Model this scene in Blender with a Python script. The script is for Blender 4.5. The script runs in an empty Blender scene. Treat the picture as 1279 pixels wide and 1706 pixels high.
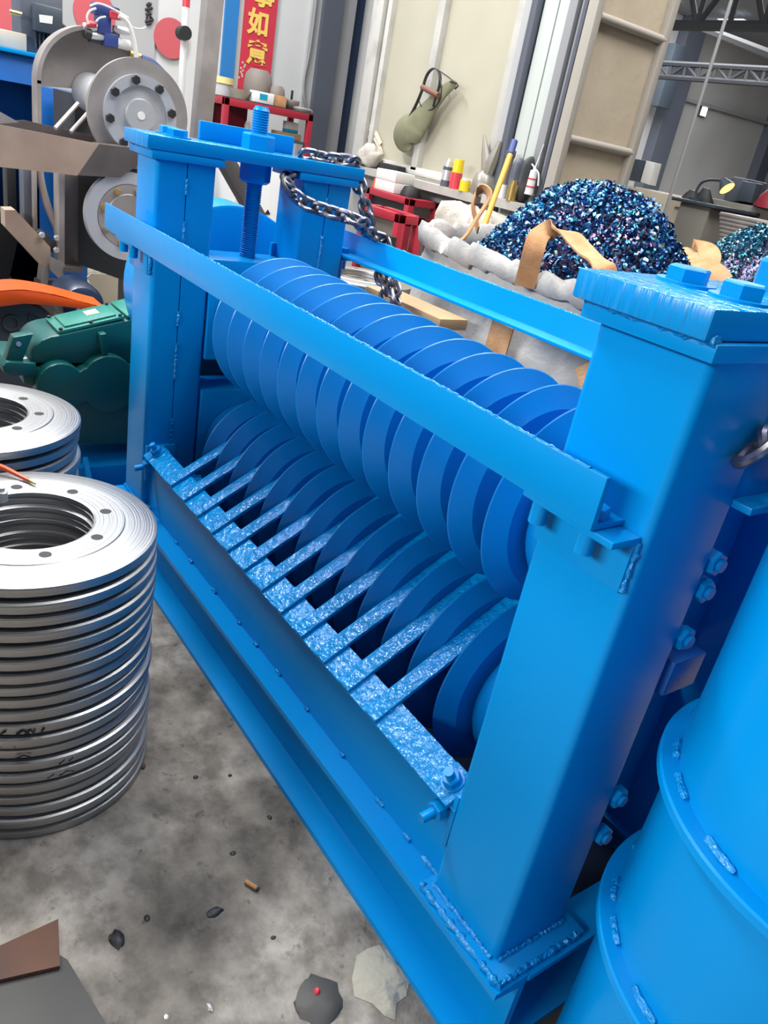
import bpy, bmesh, math, random
from mathutils import Vector, Matrix, Euler
random.seed(7)
sc = bpy.context.scene
COL = sc.collection
PI = math.pi
S = 1.45                       # camera height in metres; the machine is laid out in units of it

# ------------------------------------------------------------------ camera
RX = Vector((0.55702452, 0.44640121, -0.7003211))
RY = Vector((0.81190172, -0.11526359, 0.57230228))
RZ = Vector((0.1747549, -0.88737831, -0.42663856))
FPX = 1299.86
CAM = Vector((0, 0, S))
def at(px, py, ax, val):
    """point of the photographed pixel on the world plane ax = val (metres)"""
    c = Vector(((px - 639.5) / FPX, (py - 853) / FPX, 1.0))
    r = Vector((RX.dot(c), RY.dot(c), RZ.dot(c)))
    i = 'XYZ'.index(ax)
    t = (val - CAM[i]) / r[i]
    return CAM + r * t
cd = bpy.data.cameras.new('camera'); cam = bpy.data.objects.new('camera', cd); COL.objects.link(cam)
cam.matrix_world = Matrix(((RX[0], -RX[1], -RX[2], 0), (RY[0], -RY[1], -RY[2], 0),
                           (RZ[0], -RZ[1], -RZ[2], S), (0, 0, 0, 1)))
cd.sensor_fit = 'HORIZONTAL'; cd.sensor_width = 36.0
cd.lens = FPX / 1279 * 36.0
cd.clip_start = 0.05; cd.clip_end = 200
sc.camera = cam

# ------------------------------------------------------------------ materials
def mat(name, base, rough=0.5, metal=0.0, spec=0.5, bump=None, var=None, coat=0.0, emit=None, fine=None, sheen=0):
    """bump=(scale,strength,dist)  var=(colour2, scale, lo, hi)"""
    m = bpy.data.materials.new(name); m.use_nodes = True
    nt = m.node_tree; N = nt.nodes; L = nt.links
    b = N['Principled BSDF']
    b.inputs['Base Color'].default_value = (*base, 1)
    b.inputs['Roughness'].default_value = rough
    b.inputs['Metallic'].default_value = metal
    b.inputs['Specular IOR Level'].default_value = spec
    b.inputs['Coat Weight'].default_value = coat
    b.inputs['Coat Roughness'].default_value = 0.12
    tc = N.new('ShaderNodeTexCoord')
    if var:
        n = N.new('ShaderNodeTexNoise'); n.inputs['Scale'].default_value = var[1]; n.inputs['Detail'].default_value = 6
        L.new(tc.outputs['Object'], n.inputs['Vector'])
        r = N.new('ShaderNodeValToRGB')
        r.color_ramp.elements[0].position = var[2]; r.color_ramp.elements[1].position = var[3]
        r.color_ramp.elements[0].color = (*base, 1); r.color_ramp.elements[1].color = (*var[0], 1)
        L.new(n.outputs['Fac'], r.inputs['Fac']); L.new(r.outputs['Color'], b.inputs['Base Color'])
    if bump:
        n = N.new('ShaderNodeTexNoise'); n.inputs['Scale'].default_value = bump[0]; n.inputs['Detail'].default_value = 3
        L.new(tc.outputs['Object'], n.inputs['Vector'])
        bp = N.new('ShaderNodeBump'); bp.inputs['Strength'].default_value = bump[1]; bp.inputs['Distance'].default_value = bump[2]
        L.new(n.outputs['Fac'], bp.inputs['Height']); L.new(bp.outputs['Normal'], b.inputs['Normal'])
    if emit:
        b.inputs['Emission Color'].default_value = (*emit[0], 1); b.inputs['Emission Strength'].default_value = emit[1]
    return m

BLUE = (0.0, 0.245, 0.63)
M = {}
M['blue'] = mat('blue_gloss_paint', BLUE, 0.28, spec=0.22, bump=(9, 0.06, 0.02))
M['blue_drip'] = mat('blue_thick_paint', BLUE, 0.11, spec=0.6, bump=(60, 0.75, 0.012))
M['blue_disc_shaded'] = mat('blue_shaded_disc_paint', (0.0, 0.19, 0.55), 0.32, spec=0.5, bump=(30, 0.05, 0.01))  # same paint as the frame, colour darkened for the shade on the rollers
M['blue_weld'] = mat('blue_weld_paint', BLUE, 0.16, spec=0.7, bump=(120, 0.8, 0.01))
M['blue_old'] = mat('blue_tank_paint', (0.005, 0.11, 0.42), 0.4)
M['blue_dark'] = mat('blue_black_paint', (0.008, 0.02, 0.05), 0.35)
def flame_cut():
    m = mat('blue_flame_cut_edge', BLUE, 0.28, spec=0.5)
    nt = m.node_tree; N = nt.nodes; L = nt.links
    tc = N.new('ShaderNodeTexCoord'); mp = N.new('ShaderNodeMapping'); mp.inputs['Scale'].default_value = (90, 90, 5)
    n = N.new('ShaderNodeTexNoise'); n.inputs['Scale'].default_value = 1.0; n.inputs['Detail'].default_value = 3
    bp = N.new('ShaderNodeBump'); bp.inputs['Strength'].default_value = 0.55; bp.inputs['Distance'].default_value = 0.008
    L.new(tc.outputs['Object'], mp.inputs['Vector']); L.new(mp.outputs['Vector'], n.inputs['Vector'])
    L.new(n.outputs['Fac'], bp.inputs['Height']); L.new(bp.outputs['Normal'], N['Principled BSDF'].inputs['Normal'])
    return m
M['blue_cut'] = flame_cut()

def turned(name, base, rough, lines=260, dark=0.75):
    """lathe-turned steel: fine concentric lines about the object's own z axis"""
    m = mat(name, base, rough, metal=1.0)
    nt = m.node_tree; N = nt.nodes; L = nt.links; b = N['Principled BSDF']
    tc = N.new('ShaderNodeTexCoord'); sx = N.new('ShaderNodeSeparateXYZ'); L.new(tc.outputs['Object'], sx.inputs[0])
    cx = N.new('ShaderNodeCombineXYZ'); L.new(sx.outputs['X'], cx.inputs['X']); L.new(sx.outputs['Y'], cx.inputs['Y'])
    ln = N.new('ShaderNodeVectorMath'); ln.operation = 'LENGTH'; L.new(cx.outputs[0], ln.inputs[0])
    ad = N.new('ShaderNodeMath'); ad.operation = 'ADD'; L.new(ln.outputs['Value'], ad.inputs[0]); L.new(sx.outputs['Z'], ad.inputs[1])
    n = N.new('ShaderNodeTexNoise'); n.noise_dimensions = '1D'; n.inputs['Scale'].default_value = lines; n.inputs['Detail'].default_value = 3
    L.new(ad.outputs[0], n.inputs['W'])
    bp = N.new('ShaderNodeBump'); bp.inputs['Strength'].default_value = 0.35; bp.inputs['Distance'].default_value = 0.003
    L.new(n.outputs['Fac'], bp.inputs['Height']); L.new(bp.outputs['Normal'], b.inputs['Normal'])
    r = N.new('ShaderNodeValToRGB'); r.color_ramp.elements[0].position = 0.3; r.color_ramp.elements[1].position = 0.7
    r.color_ramp.elements[0].color = (*[c * dark for c in base], 1); r.color_ramp.elements[1].color = (*base, 1)
    L.new(n.outputs['Fac'], r.inputs['Fac']); L.new(r.outputs['Color'], b.inputs['Base Color'])
    return m
M['turned'] = turned('lathe_turned_steel', (0.50, 0.50, 0.50), 0.38)
M['steel'] = mat('bright_steel', (0.66, 0.67, 0.69), 0.38, metal=0.65)
M['steel_flange'] = mat('machined_flange_steel', (0.58, 0.60, 0.64), 0.42, metal=0.6)
M['dark_steel'] = mat('dark_rolled_steel', (0.10, 0.088, 0.085), 0.5, metal=0.5, var=((0.17, 0.15, 0.145), 4, 0.35, 0.7))
M['mid_steel'] = mat('grey_rolled_steel', (0.30, 0.275, 0.265), 0.45, metal=0.5, var=((0.42, 0.385, 0.37), 5, 0.35, 0.7))
M['brown_steel'] = mat('scaled_brown_steel', (0.36, 0.26, 0.20), 0.45, metal=0.3, var=((0.52, 0.42, 0.33), 3, 0.35, 0.7))
M['chain'] = mat('dark_chain_steel', (0.26, 0.24, 0.235), 0.36, metal=0.9, var=((0.16, 0.17, 0.24), 30, 0.4, 0.6))
M['black'] = mat('black_matte', (0.012, 0.013, 0.015), 0.55)
M['black_rubber'] = mat('charcoal_cast_iron', (0.045, 0.047, 0.05), 0.6)
M['green'] = mat('green_gearbox_paint', (0.004, 0.092, 0.085), 0.35, spec=0.6, bump=(25, 0.1, 0.01))
M['green_lid'] = mat('green_lid_paint', (0.03, 0.22, 0.175), 0.25, spec=0.8)
M['orange'] = mat('orange_guard_paint', (0.76, 0.085, 0.008), 0.35)
M['red'] = mat('red_frame_paint', (0.34, 0.018, 0.035), 0.4)
M['red_dark'] = mat('dark_red_paint', (0.22, 0.01, 0.025), 0.5)
M['red_paper'] = mat('red_banner_paper', (0.48, 0.025, 0.05), 0.6)
M['gold'] = mat('gold_lettering', (0.72, 0.5, 0.12), 0.45)
M['pink_red'] = mat('faded_red_disc', (0.48, 0.085, 0.10), 0.7)
M['wall'] = mat('pale_grey_wall_panel', (0.50, 0.51, 0.51), 0.6, var=((0.56, 0.56, 0.555), 1.2, 0.3, 0.7))
M['wall2'] = mat('grey_wall_panel', (0.33, 0.335, 0.34), 0.6, var=((0.38, 0.38, 0.38), 1.5, 0.3, 0.7))
M['hallwall'] = mat('hall_plaster_wall', (0.33, 0.33, 0.33), 0.8, var=((0.42, 0.42, 0.41), 0.6, 0.3, 0.7))
M['strip_dark'] = mat('slate_wall_strip', (0.075, 0.085, 0.11), 0.5)
M['strip_grey'] = mat('mid_grey_strip', (0.24, 0.245, 0.255), 0.55)
M['panel_green'] = mat('pale_green_grey_panel', (0.48, 0.51, 0.48), 0.55)
M['frame'] = mat('white_window_frame', (0.50, 0.49, 0.455), 0.5, var=((0.36, 0.34, 0.31), 6, 0.5, 0.8))
M['curtain'] = mat('cream_blind_behind_glass', (0.43, 0.405, 0.315), 0.35, spec=0.4, var=((0.385, 0.36, 0.28), 2.5, 0.3, 0.7))
M['door'] = mat('beige_door_sheet', (0.47, 0.395, 0.295), 0.6, var=((0.40, 0.335, 0.245), 3.5, 0.35, 0.7), bump=(30, .2, .01))
M['door_frame'] = mat('taupe_door_tube', (0.34, 0.31, 0.27), 0.5)
M['ledge'] = mat('dusty_ledge', (0.33, 0.31, 0.28), 0.8, var=((0.42, 0.40, 0.37), 6, 0.35, 0.7))
M['roof'] = mat('dark_roof_sheet', (0.20, 0.21, 0.23), 0.6)
M['truss'] = mat('truss_steel', (0.018, 0.02, 0.025), 0.7)
M['skylight'] = mat('roof_light_sheet', (0.8, 0.85, 0.9), 0.5, emit=((0.85, 0.92, 1.0), 0.9))
M['white'] = mat('white_plastic', (0.72, 0.72, 0.71), 0.5)
M['foam'] = mat('white_foam', (0.70, 0.68, 0.64), 0.8, bump=(60, 0.2, 0.005))
M['cloth'] = mat('grey_white_cloth', (0.42, 0.39, 0.345), 0.9, var=((0.32, 0.285, 0.245), 7, 0.4, 0.75), bump=(14, 0.5, 0.03))
M['woven'] = mat('white_woven_bag', (0.50, 0.48, 0.45), 0.75, var=((0.43, 0.41, 0.385), 20, 0.4, 0.7), bump=(70, 0.35, 0.006))
M['strap'] = mat('tan_webbing', (0.42, 0.20, 0.08), 0.85, var=((0.54, 0.32, 0.165), 14, 0.35, 0.7), bump=(150, 0.4, 0.004))
M['olive'] = mat('olive_net_cloth', (0.15, 0.15, 0.085), 0.7, var=((0.20, 0.195, 0.12), 9, 0.3, 0.7))
M['leather'] = mat('brown_leather', (0.16, 0.07, 0.045), 0.6)
M['wood'] = mat('plain_wood', (0.5, 0.33, 0.19), 0.7, var=((0.4, 0.25, 0.13), 6, 0.3, 0.7))
M['yellow_wood'] = mat('yellow_broom_shaft', (0.58, 0.33, 0.05), 0.5)
M['card'] = mat('cardboard', (0.42, 0.27, 0.15), 0.85)
M['navy'] = mat('navy_plastic', (0.03, 0.05, 0.20), 0.4)
M['yellow'] = mat('yellow_can_print', (0.75, 0.55, 0.02), 0.35)
M['yellow_lid'] = mat('cream_yellow_lid', (0.75, 0.62, 0.25), 0.5)
M['can_red'] = mat('red_can_print', (0.60, 0.05, 0.07), 0.35)
M['teal'] = mat('teal_print', (0.0, 0.30, 0.45), 0.45)
M['glassy'] = mat('cloudy_jar_plastic', (0.52, 0.52, 0.52), 0.15, spec=0.8)
M['grey_plastic'] = mat('crumpled_grey_plastic', (0.20, 0.18, 0.15), 0.35, spec=0.8)
M['iron'] = mat('brown_grey_casting', (0.17, 0.145, 0.125), 0.65)
M['monitor'] = mat('slate_monitor_shell', (0.05, 0.065, 0.085), 0.4)
M['cabinet'] = mat('olive_grey_cabinet', (0.19, 0.18, 0.155), 0.6)
M['cream'] = mat('cream_sheet', (0.52, 0.46, 0.36), 0.8, var=((0.44, 0.385, 0.30), 5, 0.3, 0.7))
M['lamp_orange'] = mat('lit_lamp_mouth', (0.9, 0.5, 0.1), 0.5, emit=((1.0, 0.55, 0.12), 3.0))
M['flood'] = mat('lit_floodlight', (1, 1, 1), 0.5, emit=((0.95, 1.0, 0.92), 9.0))
M['rust'] = mat('rusty_red_brown', (0.13, 0.055, 0.032), 0.7, var=((0.06, 0.035, 0.025), 5, 0.35, 0.7))
M['soot'] = mat('dark_floor_sheet', (0.045, 0.043, 0.04), 0.6, var=((0.07, 0.066, 0.06), 4, 0.35, 0.7))
M['paper'] = mat('torn_grey_white_paper', (0.36, 0.34, 0.28), 0.9, bump=(25, 0.6, 0.02))
M['ink'] = mat('black_marker_ink', (0.01, 0.01, 0.012), 0.6)
M['wire'] = mat('pale_cable', (0.62, 0.60, 0.58), 0.5)
M['brass'] = mat('brass_fitting', (0.6, 0.42, 0.15), 0.35, metal=0.9)

def floor_mat():
    m = mat('stained_concrete', (0.3, 0.28, 0.25), 0.75)
    nt = m.node_tree; N = nt.nodes; L = nt.links; b = N['Principled BSDF']
    tc = N.new('ShaderNodeTexCoord')
    def noise(s, d, off):
        mp = N.new('ShaderNodeMapping'); mp.inputs['Location'].default_value = off
        n = N.new('ShaderNodeTexNoise'); n.inputs['Scale'].default_value = s; n.inputs['Detail'].default_value = d; n.inputs['Roughness'].default_value = 0.62
        L.new(tc.outputs['Object'], mp.inputs['Vector']); L.new(mp.outputs['Vector'], n.inputs['Vector']); return n
    def ramp(f, stops):
        r = N.new('ShaderNodeValToRGB'); e = r.color_ramp.elements
        e[0].position, e[0].color = stops[0][0], (*stops[0][1], 1); e[1].position, e[1].color = stops[-1][0], (*stops[-1][1], 1)
        for p, c in stops[1:-1]:
            k = e.new(p); k.color = (*c, 1)
        L.new(f, r.inputs['Fac']); return r
    base = ramp(noise(3.2, 9, (0.4, 0.2, 0)).outputs['Fac'], [(0.34, (0.11, 0.098, 0.085)), (0.5, (0.30, 0.268, 0.23)), (0.64, (0.50, 0.46, 0.41))])
    stain_shade = ramp(noise(1.1, 5, (3.1, 1.7, 0)).outputs['Fac'], [(0.40, (0.22, 0.22, 0.21)), (0.58, (1, 1, 1))])  # broad dark patches: stains, and shade on the floor painted in with them
    spot = ramp(noise(26, 3, (0, 5, 0)).outputs['Fac'], [(0.30, (0.25, 0.24, 0.22)), (0.38, (1, 1, 1))])
    def mul(a, c, f):
        x = N.new('ShaderNodeMix'); x.data_type = 'RGBA'; x.blend_type = 'MULTIPLY'; x.inputs[0].default_value = f
        L.new(a, x.inputs[6]); L.new(c, x.inputs[7]); return x.outputs[2]
    c = mul(base.outputs['Color'], stain_shade.outputs['Color'], 0.55)
    grit = ramp(noise(11, 8, (7, 2, 0)).outputs['Fac'], [(0.38, (0.45, 0.43, 0.41)), (0.52, (0.92, 0.91, 0.9)), (0.66, (1.25, 1.22, 1.18))])
    c = mul(c, grit.outputs['Color'], 0.85)
    c = mul(c, spot.outputs['Color'], 0.6)
    L.new(c, b.inputs['Base Color'])
    bp = N.new('ShaderNodeBump'); bp.inputs['Strength'].default_value = 0.5; bp.inputs['Distance'].default_value = 0.01
    L.new(noise(40, 6, (1, 1, 1)).outputs['Fac'], bp.inputs['Height']); L.new(bp.outputs['Normal'], b.inputs['Normal'])
    return m
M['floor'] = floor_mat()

def swarf_mat(name, stops):
    m = mat(name, (0.1, 0.2, 0.4), 0.22, metal=0.85)
    nt = m.node_tree; N = nt.nodes; L = nt.links; b = N['Principled BSDF']
    g = N.new('ShaderNodeNewGeometry'); r = N.new('ShaderNodeValToRGB'); r.color_ramp.interpolation = 'CONSTANT'
    e = r.color_ramp.elements
    e[0].position, e[0].color = 0, (*stops[0][1], 1); e[1].position, e[1].color = stops[1][0], (*stops[1][1], 1)
    for p, c in stops[2:]:
        k = e.new(p); k.color = (*c, 1)
    L.new(g.outputs['Random Per Island'], r.inputs['Fac']); L.new(r.outputs['Color'], b.inputs['Base Color'])
    return m
M['swarf'] = swarf_mat('blued_steel_chips', [(0, (0.03, 0.07, 0.2)), (0.3, (0.04, 0.14, 0.38)), (0.52, (0.05, 0.28, 0.55)), (0.70, (0.08, 0.45, 0.62)), (0.80, (0.55, 0.82, 0.95)), (0.93, (0.12, 0.08, 0.14))])
M['swarf_teal'] = swarf_mat('teal_steel_chips', [(0, (0.02, 0.07, 0.14)), (0.25, (0.03, 0.18, 0.32)), (0.5, (0.06, 0.34, 0.45)), (0.72, (0.2, 0.52, 0.6)), (0.85, (0.5, 0.8, 0.88)), (0.94, (0.10, 0.08, 0.14))])

# ------------------------------------------------------------------ mesh builder
LOC = {}
def tag(o, label=None, cat=None, group=None, kind=None):
    if label: o['label'] = label
    if cat: o['category'] = cat
    if group: o['group'] = group
    if kind: o['kind'] = kind
    return o
def thing(name, label, cat, loc=(0, 0, 0), group=None):
    o = bpy.data.objects.new(name, None); COL.objects.link(o)
    o.location = loc; o.empty_display_size = 0.1; LOC[o.name] = Vector(loc)
    return tag(o, label, cat, group)

class MB:
    def __init__(self, k=1.0):
        self.bm = bmesh.new(); self.k = k
    def v(self, p): return self.bm.verts.new(Vector(p) * self.k)
    def merge(self, b2):
        me = bpy.data.meshes.new('t'); b2.to_mesh(me); b2.free(); self.bm.from_mesh(me); bpy.data.meshes.remove(me)
    def box(self, x0, x1, y0, y1, z0, z1, bev=0.0, seg=2):
        return self.hexa([(x0, y0, z0), (x1, y0, z0), (x1, y1, z0), (x0, y1, z0), (x0, y0, z1), (x1, y0, z1), (x1, y1, z1), (x0, y1, z1)], bev, seg)
    def hexa(self, c, bev=0.0, seg=2):
        b = bmesh.new(); vs = [b.verts.new(Vector(p) * self.k) for p in c]
        for f in ((0, 3, 2, 1), (4, 5, 6, 7), (0, 1, 5, 4), (1, 2, 6, 5), (2, 3, 7, 6), (3, 0, 4, 7)):
            b.faces.new([vs[i] for i in f])
        bmesh.ops.recalc_face_normals(b, faces=b.faces)
        if bev: bmesh.ops.bevel(b, geom=list(b.edges), offset=bev * self.k, segments=seg, profile=0.5, affect='EDGES')
        self.merge(b); return self
    def obox(self, c, ux, uy, uz, hx, hy, hz, bev=0.0):
        c, ux, uy, uz = Vector(c), Vector(ux).normalized(), Vector(uy).normalized(), Vector(uz).normalized()
        return self.hexa([c + ux * (a * hx) + uy * (b * hy) + uz * (d * hz) for d in (-1, 1) for a, b in ((-1, -1), (1, -1), (1, 1), (-1, 1))], bev)
    def prism(self, pts, vec, bev=0.0):
        """polygon of 3-D points swept along vec"""
        b = bmesh.new(); vec = Vector(vec)
        a = [b.verts.new(Vector(p) * self.k) for p in pts]; c = [b.verts.new((Vector(p) + vec) * self.k) for p in pts]
        b.faces.new(a[::-1]); b.faces.new(c); n = len(a)
        for i in range(n): b.faces.new((a[i], a[(i + 1) % n], c[(i + 1) % n], c[i]))
        bmesh.ops.recalc_face_normals(b, faces=b.faces)
        if bev: bmesh.ops.bevel(b, geom=list(b.edges), offset=bev * self.k, segments=2, profile=0.5, affect='EDGES')
        self.merge(b); return self
    def frame(self, n):
        n = Vector(n).normalized(); u = n.orthogonal().normalized(); return u, n.cross(u), n
    def lathe(self, prof, o, n, seg=48, u=None, arc=(0, 2 * PI), close=False):
        """prof = [(r, h)], swept about axis n through o; close joins last to first"""
        o = Vector(o); U, V, W = self.frame(n)
        if u is not None:
            U = Vector(u).normalized(); V = W.cross(U)
        full = abs(arc[1] - arc[0] - 2 * PI) < 1e-6; cnt = seg if full else seg + 1
        rows = []
        b = bmesh.new()
        for r, h in prof:
            if r < 1e-7: rows.append([b.verts.new((o + W * h) * self.k)])
            else:
                rows.append([b.verts.new((o + W * h + U * (r * math.cos(arc[0] + (arc[1] - arc[0]) * i / seg)) + V * (r * math.sin(arc[0] + (arc[1] - arc[0]) * i / seg))) * self.k) for i in range(cnt)])
        pairs = list(zip(rows[:-1], rows[1:])) + ([(rows[-1], rows[0])] if close else [])
        for A, B in pairs:
            for i in range(seg):
                j = (i + 1) % cnt
                if len(A) == 1 and len(B) == 1: continue
                if len(A) == 1: b.faces.new((A[0], B[j], B[i]))
                elif len(B) == 1: b.faces.new((A[i], A[j], B[0]))
                else: b.faces.new((A[i], A[j], B[j], B[i]))
        bmesh.ops.recalc_face_normals(b, faces=b.faces)
        self.merge(b); return self
    def cyl(self, p0, p1, r, seg=20, r2=None, bev=0.0):
        p0, p1 = Vector(p0), Vector(p1); h = (p1 - p0).length; r2 = r if r2 is None else r2
        pr = [(0, 0), (r - bev, 0), (r, bev), (r2, h - bev), (r2 - bev, h), (0, h)] if bev else [(0, 0), (r, 0), (r2, h), (0, h)]
        return self.lathe(pr, p0, p1 - p0, seg)
    def hexn(self, p, n, r, h, washer=0, rot=0.0):
        U, V, W = self.frame(n); p = Vector(p)
        U2 = U * math.cos(rot) + V * math.sin(rot)
        if washer:
            self.lathe([(0, 0), (washer, 0), (washer, h * 0.22), (0, h * 0.22)], p, n, 20); p = p + W * (h * 0.22)
        return self.lathe([(0, 0), (r, 0), (r, h * 0.88), (r * 0.9, h), (0, h)], p, n, 6, u=U2)
    def tube(self, pts, r, seg=8, closed=False, taper=None):
        pts = [Vector(p) for p in pts]; n = len(pts); b = bmesh.new(); rows = []
        up = None
        for i, p in enumerate(pts):
            t = (pts[(i + 1) % n] - pts[i - 1]) if closed else (pts[min(i + 1, n - 1)] - pts[max(i - 1, 0)])
            t.normalize()
            if up is None: up = t.orthogonal().normalized()
            up = (up - t * up.dot(t))
            up = up.normalized() if up.length > 1e-6 else t.orthogonal().normalized()
            w = t.cross(up); rr = r if taper is None else r * taper[i]
            rows.append([b.verts.new((p + up * (rr * math.cos(2 * PI * k / seg)) + w * (rr * math.sin(2 * PI * k / seg))) * self.k) for k in range(seg)])
        for i in range(n if closed else n - 1):
            A, B = rows[i], rows[(i + 1) % n]
            for k in range(seg): b.faces.new((A[k], A[(k + 1) % seg], B[(k + 1) % seg], B[k]))
        if not closed: b.faces.new(rows[0][::-1]); b.faces.new(rows[-1])
        bmesh.ops.recalc_face_normals(b, faces=b.faces)
        self.merge(b); return self
    def ribbon(self, pts, wd, width, th):
        """flat band: wd = one width direction per point"""
        b = bmesh.new(); rows = []; pts = [Vector(p) for p in pts]
        for i, p in enumerate(pts):
            t = (pts[min(i + 1, len(pts) - 1)] - pts[max(i - 1, 0)]).normalized()
            w = Vector(wd[i] if isinstance(wd, list) else wd); w = (w - t * w.dot(t)).normalized(); n = t.cross(w)
            rows.append([b.verts.new((p + w * (a * width / 2) + n * (c * th / 2)) * self.k) for a, c in ((-1, -1), (1, -1), (1, 1), (-1, 1))])
        for A, B in zip(rows[:-1], rows[1:]):
            for k in range(4): b.faces.new((A[k], A[(k + 1) % 4], B[(k + 1) % 4], B[k]))
        b.faces.new(rows[0][::-1]); b.faces.new(rows[-1])
        bmesh.ops.recalc_face_normals(b, faces=b.faces); self.merge(b); return self
    def weld(self, p0, p1, r, step=None, jit=0.35):
        """lumpy weld bead"""
        p0, p1 = Vector(p0), Vector(p1); n = max(4, int((p1 - p0).length / (step or r * 1.1))); pts = []; tp = []
        for i in range(n + 1):
            pts.append(p0.lerp(p1, i / n) + Vector((random.uniform(-1, 1), random.uniform(-1, 1), random.uniform(-1, 1))) * r * jit * 0.6)
            tp.append(random.uniform(1 - jit, 1 + jit))
        return self.tube(pts, r, 7, taper=tp)
    def build(self, name, m, parent=None, loc=None, angle=35, origin=None):
        me = bpy.data.meshes.new(name)
        off = Vector((0, 0, 0))
        if parent is not None: off = LOC.get(parent.name, Vector((0, 0, 0)))
        elif origin is not None: off = Vector(origin)
        if off.length: bmesh.ops.translate(self.bm, verts=self.bm.verts, vec=-off)
        self.bm.to_mesh(me); self.bm.free()
        for ms in (m if isinstance(m, (list, tuple)) else [m]): me.materials.append(ms)
        me.polygons.foreach_set('use_smooth', [True] * len(me.polygons)); me.set_sharp_from_angle(angle=math.radians(angle))
        o = bpy.data.objects.new(name, me); COL.objects.link(o)
        if parent is not None:
            o.parent = parent; LOC[o.name] = off
        elif origin is not None: o.location = off
        return o
def struct(mb, name, m): return tag(mb.build(name, m), kind='structure')
def spline(pts, n=8):
    """Catmull-Rom through pts"""
    pts = [Vector(p) for p in pts]; out = []
    for i in range(len(pts) - 1):
        p0, p1, p2, p3 = pts[max(i - 1, 0)], pts[i], pts[i + 1], pts[min(i + 2, len(pts) - 1)]
        for k in range(n):
            t = k / n
            out.append(0.5 * ((2 * p1) + (p2 - p0) * t + (2 * p0 - 5 * p1 + 4 * p2 - p3) * t * t + (3 * p1 - p0 - 3 * p2 + p3) * t ** 3))
    out.append(pts[-1]); return out
def noise_disp(o, strength, scale, level=0):
    from mathutils import noise
    me = o.data
    for v in me.vertices:
        n = noise.noise_vector(v.co * scale); v.co += Vector(n) * strength

# ================================================================== SETTING
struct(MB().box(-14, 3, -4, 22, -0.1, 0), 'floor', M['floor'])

# ================================================================== ROLL MACHINE
mach = thing('roll_crusher', 'big blue painted roll machine with two rows of ridged discs and a comb scraper', 'machine', (-1.0 * S, 0.8 * S, 0))
def B(): return MB(S)
YF, YB, YC = 0.575, 0.697, 0.797
mir = lambda y: 2 * YC - y
XF0, XF1 = -1.690, -1.575          # far posts
XN0, XN1 = -0.459, -0.338          # near posts
ZB, ZT = 0.147, 0.888
# base channels
def chan_yz(rev):
    p = [(.553, 0), (.606, 0), (.606, ZB), (.553, ZB), (.553, .137), (.595, .131), (.595, .016), (.553, .010)]
    return [(mir(y), z) for y, z in p] if rev else p
for rev in (False, True):
    B().prism([(-1.695, y, z) for y, z in chan_yz(rev)], (1.695 - .308, 0, 0)).build('base_channel', M['blue'], mach)
def chan_xz(x, s):
    return [(x, 0), (x - s * .053, 0), (x - s * .053, ZB - .001), (x, ZB - .001), (x, .137), (x - s * .042, .131), (x - s * .042, .016), (x, .010)]
B().prism([(x, .607, z) for x, z in chan_xz(-.306, 1)], (0, mir(.607) - .607, 0)).build('base_channel', M['blue'], mach)
B().prism([(x, .607, z) for x, z in chan_xz(-1.697, -1)], (0, mir(.607) - .607, 0)).build('base_channel', M['blue'], mach)
# posts: two channels welded toe to toe
def post(x0, x1, y0, y1, seam):
    b = bmesh.new(); bm = MB(S)
    e = .009
    ym = (y0 + y1) / 2
    for ya, yb in (((y0, ym - .0012), (ym + .0012, y1)) if seam else ((y0, y1),)):
        bm.box(x0, x1, ya, yb, ZB + .007, ZT, 0.0)
    bm.box(x0 + .004, x1 - .004, y0 + .01, y1 - .01, ZB + .007, ZT)
    geom = [ed for ed in bm.bm.edges if abs(ed.verts[0].co.z - ed.verts[1].co.z) > .5 * S and min(abs(ed.verts[0].co.y / S - y0), abs(ed.verts[0].co.y / S - y1)) < 1e-4]
    bmesh.ops.bevel(bm.bm, geom=geom, offset=.0085 * S, segments=5, profile=0.5, affect='EDGES')
    o = bm.build('post', M['blue'], mach)
    if seam:
        for za, zb in ((.86, .83), (.78, .70), (.60, .57), (.53, .45), (.36, .30)):
            B().weld((x1, ym, za), (x1, ym, zb), .0028).build('weld_bead', M['blue_weld'], o)
    return o
for (x0, x1) in ((XF0, XF1), (XN0, XN1)):
    post(x0, x1, YF, YB, x0 < -1); post(x0, x1, mir(YB), mir(YF), x0 < -1)
for (x0, x1) in ((XF0, XF1), (XN0, XN1)):
    for rev in (0, 1):
        e_ = .015 if x0 > -1 else .002
        ya, yb = (YF - e_, YB + .012) if not rev else (mir(YB + .012), mir(YF - e_))
        fp = B().box(x0 - (.008 if x0 > -1 else .001), x1 + .022, ya, yb, ZB, ZB + .0075, .0012).build('foot_plate', M['blue'], mach)
        if not rev and x0 > -1:
            for pa, pb, r in (((x0 - .008, ya + .001, ZB + .004), (x1 + .022, ya + .001, ZB + .004), .0048), ((x0 + .004, YF - .002, ZB + .009), (x1 - .004, YF - .002, ZB + .009), .0035),
                              ((x1 + .0225, ya, ZB + .004), (x1 + .0225, yb, ZB + .004), .004), ((x1 + .002, YF + .004, ZB + .009), (x1 + .002, YB - .004, ZB + .009), .003)):
                B().weld(pa, pb, r).build('weld_bead', M['blue_weld'], fp)
        sp = B().box(x0 - .012, x1 + .006, YF - .012 if not rev else mir(YB + .014), YB + .014 if not rev else mir(YF - .012), ZT, ZT + .0155, .0015).build('flange_plate', M['blue'], mach)
        if not rev: B().weld((x0 - .010, YF - .011, ZT + .017), (x1 + .004, YF - .011, ZT + .017), .0042).build('weld_bead', M['blue_weld'], sp)
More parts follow.
